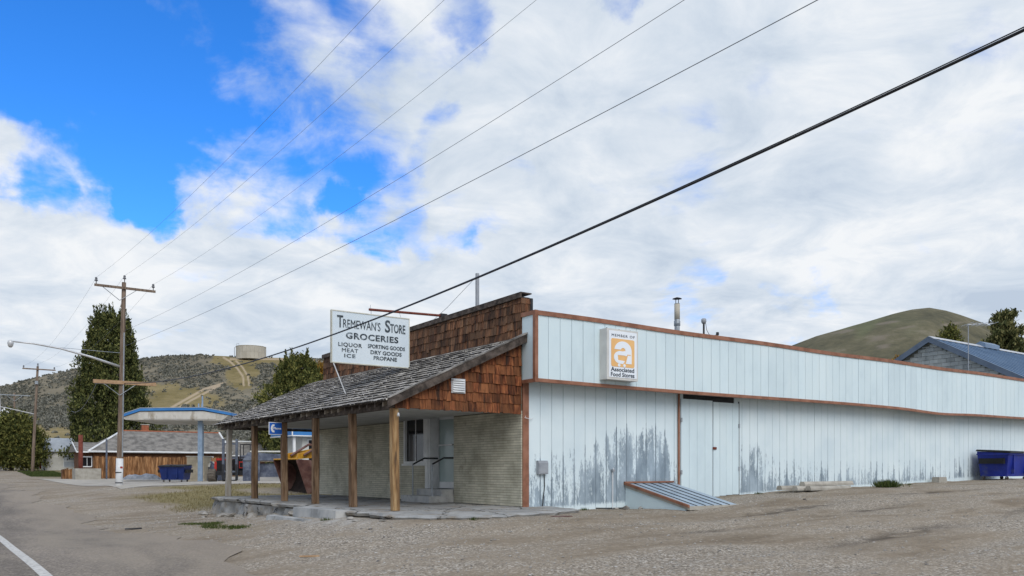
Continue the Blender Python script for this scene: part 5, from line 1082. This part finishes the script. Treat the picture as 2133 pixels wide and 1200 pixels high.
def house():
    h = thing('grey_roof_house', 'low brown house with grey shingle hip roof behind the plank fence', 'house', W(11.3, 75.2, .85)); L_, D_ = 11.6, 7.0; ez, rz = 2.25, 4.15
    MB().box(.4, L_-.3, .4, D_-.3, 0, ez).build('wall', 'brownwall', h)
    v = [(0, 0, ez), (L_, 0, ez), (L_, D_, ez), (0, D_, ez), (3.2, D_/2, rz), (L_-.1, D_/2, rz)]; m = MB(); m.v = v; m.f = [(0, 1, 5, 4), (2, 3, 4, 5), (3, 0, 4), (1, 2, 5), (3, 2, 1, 0)]; r = m.build('roof', 'asphshingle', h)
    for a, b in (((0, -.03, ez-.02), (L_, -.03, ez-.02)), ((0, 0, ez+.02), (3.2, D_/2, rz+.03)), ((L_, -.03, ez), (L_-.1, D_/2, rz+.03))): MB().tube([a, b], .085, 6).build('trim', 'white', r)
    MB().tube([(3.2, D_/2, rz), (L_-.1, D_/2, rz)], .08, 6).build('ridge', 'chimney', r); ch = MB().box(5.0, 5.55, 4.4, 4.9, 3.4, 4.75).build('chimney', 'chimney', r); MB().box(4.95, 5.6, 4.35, 4.95, 4.75, 4.83).build('cap', 'conc2', ch); MB().tube([(10.2, 4, 4), (10.2, 4, 4.6)], .06, 6).build('vent', 'alu', r)
    # lower wing nearest the lawn
    MB().box(-.5, .38, .5, 4, 0, 2.2).build('wing_wall', 'brownwall', h); w_ = MB(); w_.prism([(-.85, .0, 2.22), (-.85, 2.4, 3.05), (-.85, 4.6, 2.22)], (2.15, 0, 0)); wr = w_.build('wing_roof', 'asphshingle', h); MB().box(-.9, .0, -.07, -.005, 2.14, 2.25).build('trim', 'white', wr)
    MB().prism([(-.91, -.03, 2.16), (-.91, -.03, 2.28), (-.91, 2.4, 3.12), (-.91, 2.4, 3.0)], (.05, 0, 0)).build('trim', 'white', wr)
    wn = MB().box(-.42, .34, .44, .49, .95, 1.85).build('window', 'white', h)
    for x in (-.36, -.02): MB().box(x, x+.30, .43, .438, 1.04, 1.76).build('pane', 'glass', wn)
    # lower wing behind the forklift
    MB().box(L_-.3, L_+3.6, 1.5, 5, 0, 2.0).build('rear_wing_wall', 'brownwall', h); MB().prism([(L_+.2, .9, 2.0), (L_+.2, 3.2, 3.35), (L_+.2, 5.5, 2.0)], (4.2, 0, 0)).build('rear_wing_roof', 'asphshingle', h); MB().tube([(L_+.2, 3.2, 3.38), (L_+4.4, 3.2, 3.38)], .09, 6).build('ridge_trim', 'white', h); MB().tube([(L_+.2, .88, 2.0), (L_+4.4, .88, 2.0)], .07, 6).build('trim', 'white', h)
    w3 = MB().box(8.6, 10.1, .33, .38, 1.3, 1.95).build('window', 'white', h); MB().box(8.7, 10.0, .32, .328, 1.4, 1.85).build('pane', 'glass', w3)
house()
def fence():
    f = thing('plank_fence', 'stained vertical plank fence in front of the grey roof house', 'fence', W(11.4, 73.0, tz(15, 73))); x = 0
    while x < 9.6: w_ = R.uniform(.15, .2); MB().box(x, x+w_-.015, R.uniform(-.012, .012)-.01, .03, R.uniform(-.02, .04), 1.78+R.uniform(-.05, .04)).build('plank', 'fence', f); x += w_
    for z in (.4, 1.4): MB().box(0, 9.6, .035, .09, z, z+.09).build('rail', 'fence', f)
    for k in range(5): MB().box(k*2.4-.05, k*2.4+.05, .095, .19, -.3, 1.7).build('post', 'fence', f)
fence()
def white_house():
    h = thing('white_house', 'small cream house with pale metal roof beyond the lawn', 'house', W(10.6, 97, 1.6), SITE); MB().box(0, 7, 0, 4.2, -.4, 1.9).build('wall', 'cream', h)
    MB().prism([(-.0, .0, 1.9), (-.0, 2.1, 3.1), (-.0, 4.2, 1.9)], (.1, 0, 0)).build('gable', 'cream', h); MB().prism([(-.3, -.3, 1.82), (-.3, 2.1, 3.2), (-.3, 4.5, 1.82), (-.3, 4.5, 1.92), (-.3, 2.1, 3.32), (-.3, -.3, 1.92)], (7.6, 0, 0)).build('roof', 'roofmetal', h)
    for loc in ((2.2, -.03),):
        wn = MB().box(1.6, 2.7, -.05, -.002, .2, 1.55).build('window', 'white', h); MB().box(1.68, 2.62, -.06, -.051, .28, .85).build('pane', 'roofmetal', wn); MB().box(1.68, 2.62, -.06, -.051, .92, 1.48).build('pane', 'roofmetal', wn)
white_house()
def small_left():
    b, a = site(at(168, 993, 63)); g = tz(b, a); p = MB().tube([(0, 0, -.2), (0, 0, 3.4)], .16, 10).build('rusty_post', 'rustpost', None, True); place(p, W(b, a, g)); tag(p, 'tall rusty pipe post by the concrete box', 'post')
    b, a = site(at(157, 998, 62)); g = tz(b, a); o = MB(); c = thing('concrete_box', 'square concrete planter wall at the lot corner', 'planter', W(b, a, g), SITE); MB().box(0, 1.75, 0, .2, -.1, .85).build('front_wall', 'conc2', c); MB().box(0, .2, .2, 1.6, -.1, .85).build('side_wall', 'conc2', c); MB().box(1.55, 1.75, .2, 1.6, -.1, .85).build('side_wall', 'conc2', c); MB().box(.2, 1.55, .2, 1.4, -.1, .6).build('soil', 'rock', c)
    b, a = site(at(130, 996, 64)); g = tz(b, a); c = thing('wood_bin', 'dark brown timber bin beside the concrete box', 'bin', W(b, a, g), SITE)
    for k in range(9): MB().box(k*.14, k*.14+.125, 0, .04, 0, .82+R.uniform(-.05, .05)).build('board', 'fence', c)
    MB().box(.02, 1.22, .045, .9, 0, .74).build('side', 'brownwall', c)
    b, a = site(at(107, 981, 86)); g = tz(b, a); c = thing('street_sign', 'thin white street name sign post by the lawn', 'street sign', W(b, a, g), SITE); MB().tube([(0, 0, -.1), (0, 0, 1.5)], .045, 6).build('post', 'white', c); MB().box(-.45, .45, -.02, .02, 1.35, 1.5).build('blade', 'white', c); MB().box(-.02, .02, -.45, .45, 1.52, 1.66).build('blade', 'white', c)
    b, a = site(at(85, 982, 88)); g = tz(b, a); c = thing('fire_hydrant', 'small red fire hydrant beside the distant pole', 'hydrant', W(b, a, g), SITE); MB().lathe([(.15, 0), (.12, .05), (.12, .5), (.16, .52), (.14, .62), (.05, .72)], 10).build('barrel', 'red', c, True); MB().tube([(-.2, 0, .4), (.2, 0, .4)], .06, 8).build('nozzle', 'red', c)
    b, a = site(at(222, 998, 64)); g = tz(b, a); o = MB().tube([(0, 0, -.1), (0, 0, 3.1)], .07, 8).build('steel_post', 'mast'); place(o, W(b, a, g)); tag(o, 'thin dark steel post standing before the house', 'post')
    # mesh fence along the far lawn edge
    b, a = site(at(4, 983, 92)); c = thing('wire_fence', 'low wire fence along the far edge of the lawn', 'fence', W(b, a, tz(b, a)), math.radians(-2))
    for k in range(8): MB().tube([(k*1.0, 0, -.2), (k*1.0, 0, .95)], .03, 6).build('post', 'galv', c)
    for z in (.15, .5, .92): MB().tube([(0, 0, z), (7, 0, z)], .012, 5).build('strand', 'galv', c)
small_left()
def heap(name, label, loc, rx, ry, h, mat, rot=0, boxy=2.0, cat='tarp'):
    n = 18; m = MB(); ph = [R.uniform(0, 6.28) for _ in range(4)]
    for i in range(n+1):
        for j in range(n+1):
            x, y = -1+2*i/n, -1+2*j/n; d = (abs(x)**(boxy*2)+abs(y)**(boxy*2))**(1/(boxy*2)); z = max(0, 1-d**(boxy*1.6))**(1/boxy)
            z *= .8+.12*math.sin(5*x+ph[0]+2*y)+.10*math.sin(7*y+ph[1])+.08*math.sin(11*x+6*y+ph[2]); m.v.append((x*rx, y*ry, z*h-.03))
    for i in range(n):
        for j in range(n): a = i*(n+1)+j; m.f.append((a, a+n+1, a+n+2, a+1))
    o = m.build(name, mat); place(o, loc, rot); return tag(o, label, cat)
heap('tarp_heap', 'crumpled grey plastic sheeting heaped at the fence foot', at(297, 998, 58), 1.25, .7, .42, 'tarp2')
heap('tarp_pile', 'tall pile under a faded blue tarp right of the kiosk', at(440, 1000, 56), .75, .8, 1.25, 'tarp', boxy=3); heap('sheeting_bundle', 'pale plastic bundle lying on the blue tarp pile', at(438, 972, 56), .55, .6, .42, 'cream', cat='bundle')
def tarp_table():
    t = thing('tarped_bench', 'timber bench loaded with goods under a drooping blue tarp', 'bench', at(540, 1007, 45.5), SITE*.3)
    for x, y in ((-.7, 0), (1.2, 0), (-.7, 1.1), (1.2, 1.1)): MB().box(x-.05, x+.05, y-.05, y+.05, 0, 1.18).build('leg', 'rafter', t)
    MB().box(-.8, 1.3, -.1, 1.2, 1.18, 1.25).build('top', 'rafter', t); m = MB()
    for i in range(9):
        for j in range(7): m.v.append((-.85+.9*i/8, -.13+.015*math.sin(i*2.2+j), 1.22-1.12*j/6+.03*math.sin(i*1.7)))
    for i in range(8):
        for j in range(6): a = i*7+j; m.f.append((a, a+1, a+8, a+7))
    m.prism([(-.86, -.16, 1.255), (1.3, -.16, 1.255), (1.1, -.1, 1.62), (-.6, -.1, 1.7)], (0, 1.3, 0)).build('tarp', 'tarp', t); MB().box(-.5, 1.1, .1, .9, 1.72, 1.80).build('boards', 'cream', t); MB().box(-.1, 1.0, .1, 1.0, .35, 1.1).build('crate', 'tarp', t)
tarp_table()
def tyre(parent, c, r, w_, axis, name='wheel'):
    d = Vector(axis)*w_*.5; c = Vector(c); o = MB().tube([c-d, c-d*.8, c+d*.8, c+d], [r*.86, r, r, r*.86], 18).build(name, 'rubber', parent); d2 = d*1.06
    MB().tube([c-d2, c+d2], r*.48, 14).build('rim', 'iron', o)
    ax = Vector(axis).normalized(); u = Vector((0, 0, 1)); v = ax.cross(u).normalized()
    for k in range(16):
        t = 2*math.pi*k/16; n = u*math.cos(t)+v*math.sin(t); tn = v*math.cos(t)-u*math.sin(t)
        for sgn in (-1, 1):
            p0_ = c+n*r+d*.05*sgn; p1_ = c+n*r+d*.95*sgn+tn*r*.16; MB().tube([p0_, p1_], r*.05, 4).build('lug', 'rubber', o)
    return o
def forklift():
    f = thing('forklift', 'red rough terrain forklift with tall mast parked facing the road', 'forklift', at(484, 1004, 47), math.radians(8))
    for x in (-1.02, 1.02): tyre(f, (x, -.3, .36), .37, .42, (1, 0, 0))
    for x in (-.75, .75): tyre(f, (x, 1.8, .33), .33, .3, (1, 0, 0))
    MB().box(-.8, .8, -.4, 2.2, .38, .62).build('chassis', 'iron', f); MB().box(-.82, -.34, -.25, 2.0, .62, 1.22).build('engine_hood', 'black', f); MB().box(-.84, -.32, -.26, 2.0, 1.22, 1.34).build('hood_top', 'red', f)
    MB().box(-.92, -.80, -.3, .6, .60, 1.15).build('fender', 'red', f); b = MB().box(.42, .82, -.3, 1.2, .78, 1.16).build('fuel_box', 'red', f); MB().box(.46, .62, -.315, -.302, .84, 1.1).build('grille', 'black', b)
    MB().box(.34, .9, -.1, 1.8, .62, .77).build('step_plate', 'iron', f); MB().box(-.2, .35, .9, 1.4, .62, 1.3).build('seat', 'black', f)
    for x in (-.36, .36): MB().box(x-.06, x+.06, -.75, -.58, .12, 2.42).build('mast_rail', 'mast', f); MB().box(x-.05, x+.05, -.84, -.76, .1, 1.0).build('fork_bracket', 'iron', f); MB().box(x-.06, x+.06, -1.9, -.84, .08, .13).build('fork', 'iron', f)
    for z in (.55, 1.3, 2.1): MB().box(-.30, .30, -.70, -.62, z, z+.09).build('mast_tie', 'mast', f)
    MB().tube([(0.08, -.66, .3), (0.08, -.66, 1.9)], .03, 8).build('lift_cylinder', 'alu', f)
    for x, y in ((.35, .5), (.9, .5), (.35, 1.5), (.9, 1.5)): MB().tube([(x, y, .75), (x, y, 2.15)], .028, 6).build('guard_post', 'iron', f)
    for q in (((.35, .5, 2.15), (.9, .5, 2.15)), ((.35, 1.5, 2.15), (.9, 1.5, 2.15)), ((.35, .5, 2.15), (.35, 1.5, 2.15)), ((.9, .5, 2.15), (.9, 1.5, 2.15)), ((.35, .5, 1.4), (.9, .5, 1.4))): MB().tube(q, .025, 6).build('guard_bar', 'iron', f)
    MB().box(.3, .8, .5, .9, 1.32, 1.52).build('dash', 'mast', f)
forklift()
def loader():
    T_ = at(644, 1031, 36); rot = math.atan2(-.66, -.75); fx, fy = math.cos(rot), math.sin(rot); nx, ny = -fy, fx
    l = thing('wheel_loader', 'yellow wheel loader with rusty bucket tipped down beside the porch', 'loader', (T_.x-nx*1.1, T_.y-ny*1.1, T_.z), rot)
    prof = [(.0, .0), (-.30, .22), (-.52, .62), (-.56, 1.0), (-.40, 1.32), (-.05, 1.52), (.55, 1.55)]
    b = MB()
    inner = [(x*.93+.03, z*.95+.04) for x, z in prof]; n = len(prof)
    for k in range(n-1):
        (xa, za), (xb, zb), (xc, zc), (xd, zd) = prof[k], prof[k+1], inner[k+1], inner[k]; b.quadbox([(xa, -1.08, za), (xb, -1.08, zb), (xc, -1.08, zc), (xd, -1.08, zd), (xa, 1.08, za), (xb, 1.08, zb), (xc, 1.08, zc), (xd, 1.08, zd)])
    bk = b.build('bucket', 'bucketsteel', l)
    for y in (-1.12, 1.08): MB().prism([(x, y, z) for x, z in prof]+[(.62, y, 1.50), (.06, y, -.02)], (0, .04, 0)).build('side_plate', 'rust', bk)
    for k in range(8): y = -1.0+k*.28; MB().quadbox([(-.02, y, .02), (.08, y, .0), (.08, y+.1, .0), (-.02, y+.1, .02), (.02, y, .07), (.16, y+.02, -.1), (.16, y+.08, -.1), (.02, y+.1, .07)]).build('tooth', 'iron', bk)
    MB().tube([(.58, -1.12, 1.56), (.58, 1.12, 1.56)], .035, 6).build('top_lip', 'yellow', bk)
    for y in (-.62, .62):
        MB().prism([(.35, y-.06, 1.56), (.30, y-.06, 1.80), (-.5, y-.06, 1.95), (-1.8, y-.06, 2.2), (-3.0, y-.06, 2.1), (-3.0, y-.06, 1.85), (-1.8, y-.06, 1.9), (-.5, y-.06, 1.62)], (0, .12, 0)).build('lift_arm', 'yellow', l); MB().tube([(.1, y+.18, 1.72), (-.8, y+.18, 2.25), (-1.6, y+.18, 2.05)], .055, 6).build('tilt_link', 'rust', l); MB().tube([(-.9, y+.16, 1.9), (-2.2, y+.16, 1.2)], .06, 8).build('lift_cylinder', 'alu', l)
    MB().box(-4.6, -1.6, -.55, .55, .75, 1.5).build('front_frame', 'yellow', l); MB().box(-6.6, -4.2, -.75, .75, .9, 2.1).build('engine_cover', 'yellow', l)
    cb = MB()
    for x in (-2.9, -4.2):
        for y in (-.65, .65): cb.box(x-.05, x+.05, y-.05, y+.05, 1.5, 3.1)
    cb.box(-4.3, -2.8, -.75, .75, 3.1, 3.2); cb.build('cab_frame', 'yellow', l); MB().box(-4.15, -2.95, -.6, .6, 1.5, 2.0).build('cab_base', 'yellow', l)
    for x in (-2.0, -5.4):
        for y in (-.95, .95): tyre(l, (x, y, .68), .68, .5, (0, 1, 0))
loader()
# ------------------------------------------------------------------ blue roofed block building
def blue_building():
    s = thing('block_building', 'grey cinder block building with blue metal gable roof behind the warehouse', 'building', W(41.0, 21.35, 1.25)); pk = 6.95; pitch = .55; hw = 5.1; ez = pk-pitch*hw
    MB().prism([(.04, -hw+.1, 0), (.04, -hw+.1, ez-.1), (.04, 0, pk-.14), (.04, hw-.1, ez-.1), (.04, hw-.1, 0)], (15, 0, 0)).build('wall', 'mortar', s)
    ub = unit_box('block', 'block'); z = 3.4; r = 0
    while z < pk-.3:
        y = -hw+.12-(.2 if r % 2 else 0)
        while y < hw-.1:
            a, b = max(y, -hw+.12), min(y+.405, hw-.12)
            lim = lambda q: pk-.16-pitch*abs(q)
            zt_ = min(z+.198, min(lim(a), lim(b)))
            if b-a > .05 and zt_-z > .03: o = link('block', ub[0], s); o.location = (0, a+.006, z+.005); o.scale = (.1, b-a-.012, zt_-z-.01)
            y += .405
        z += .203; r += 1
    n = 28
    for sg in (-1, 1):
        rf = MB().prism([(-.25, 0, pk-.02), (-.25, sg*(hw+.5), pk-.02-pitch*(hw+.5)), (-.25, sg*(hw+.5), pk-.10-pitch*(hw+.5)), (-.25, 0, pk-.10)], (15.6, 0, 0)).build('roof', 'blueroof', s)
        for k in range(26): x = -.25+k*.6; MB().prism([(x, 0, pk+.03), (x, sg*(hw+.5), pk+.03-pitch*(hw+.5)), (x, sg*(hw+.5), pk-.018-pitch*(hw+.5)), (x, 0, pk-.018)], (.05, 0, 0)).build('rib', 'blueroof', rf)
        MB().prism([(-.31, 0, pk+.03), (-.31, sg*(hw+.5), pk+.03-pitch*(hw+.5)), (-.31, sg*(hw+.5), pk-.26-pitch*(hw+.5)), (-.31, 0, pk-.26)], (.05, 0, 0)).build('rake_trim', 'slate', s)
    MB().prism([(-.25, -.25, pk-.10), (-.25, 0, pk+.06), (-.25, .25, pk-.10)], (15.6, 0, 0)).build('ridge_cap', 'alu', s)
    for x in (5.0, 11.5): MB().prism([(x, -.28, pk-.1), (x, -.28, pk+.12), (x, 0, pk+.26), (x, .28, pk+.12), (x, .28, pk-.1)], (1.6, 0, 0)).build('ridge_vent', 'blueroof', s)
    MB().tube([(-.33, 3.0, 4.0), (-.33, 3.0, pk-.9)], .06, 6).build('vent_pipe', 'column', s)
blue_building()
an = thing('tv_antenna', 'tall thin television antenna mast against the block gable', 'antenna', W(40.55, 19.35, 5.2)); MB().tube([(0, 0, 0), (0, 0, 3.35)], .022, 6).build('mast', 'greybox', an); MB().tube([(-.1, 0, 3.3), (.9, -.7, 3.36)], .02, 5).build('boom', 'alu', an)
for k in range(6): f_ = k/5; MB().tube([(f_*.9-.1-.35, f_*-.7-.45, 3.32), (f_*.9-.1+.35, f_*-.7+.45, 3.32)], .010, 4).build('element', 'alu', an)

# ------------------------------------------------------------------ litter on the lot
def scrap(name, label, u, v, Y, dims, mat, rot, cat):
    b, a = site(at(u, v, Y)); x, y, z = dims; o = MB().quadbox([(-x, -y, 0), (x, -y*.8, 0), (x*.9, y, 0), (-x, y, 0), (-x*.98, -y*.9, z), (x*.95, -y*.8, z*1.4), (x*.9, y*.9, z), (-x*.95, y*.9, z)]).build(name, mat); place(o, W(b, a, tz(b, a)+.005), rot); tag(o, label, cat)
scrap('timber_offcut', 'short yellow timber offcut lying on the bare gravel', 645, 1183, 13.2, (.16, .022, .02), 'newarm', .1, 'wood scrap')
scrap('rusty_plate', 'flat rusty scrap plate lying near the meter box wall', 1170, 1084, 18.3, (.22, .14, .012), 'rust', .3, 'scrap')
scrap('asphalt_crumb', 'dark broken asphalt flake lying on the road shoulder', 278, 1107, 21.0, (.20, .05, .03), 'iron', .5, 'scrap')
for i, (b, a, wh) in enumerate(((13.9, 16.2, 'beside the meter box'), (20.9, 16.2, 'beside the double doors'), (29.0, 15.9, 'left of the concrete block'), (9.4, 14.5, 'at the broken slab corner'), (7.2, 17.0, 'below the yellowed post'))):
    wd_ = thing('small_weed', 'tiny green weed '+wh, 'weed', W(b, a, tz(b, a)), SITE, 'weeds on the lot'); blades('leaves', [(R.gauss(0, .06), R.gauss(0, .05), 0) for _ in range(60)], .07, .008, 'lawn', '', '', parent=wd_)
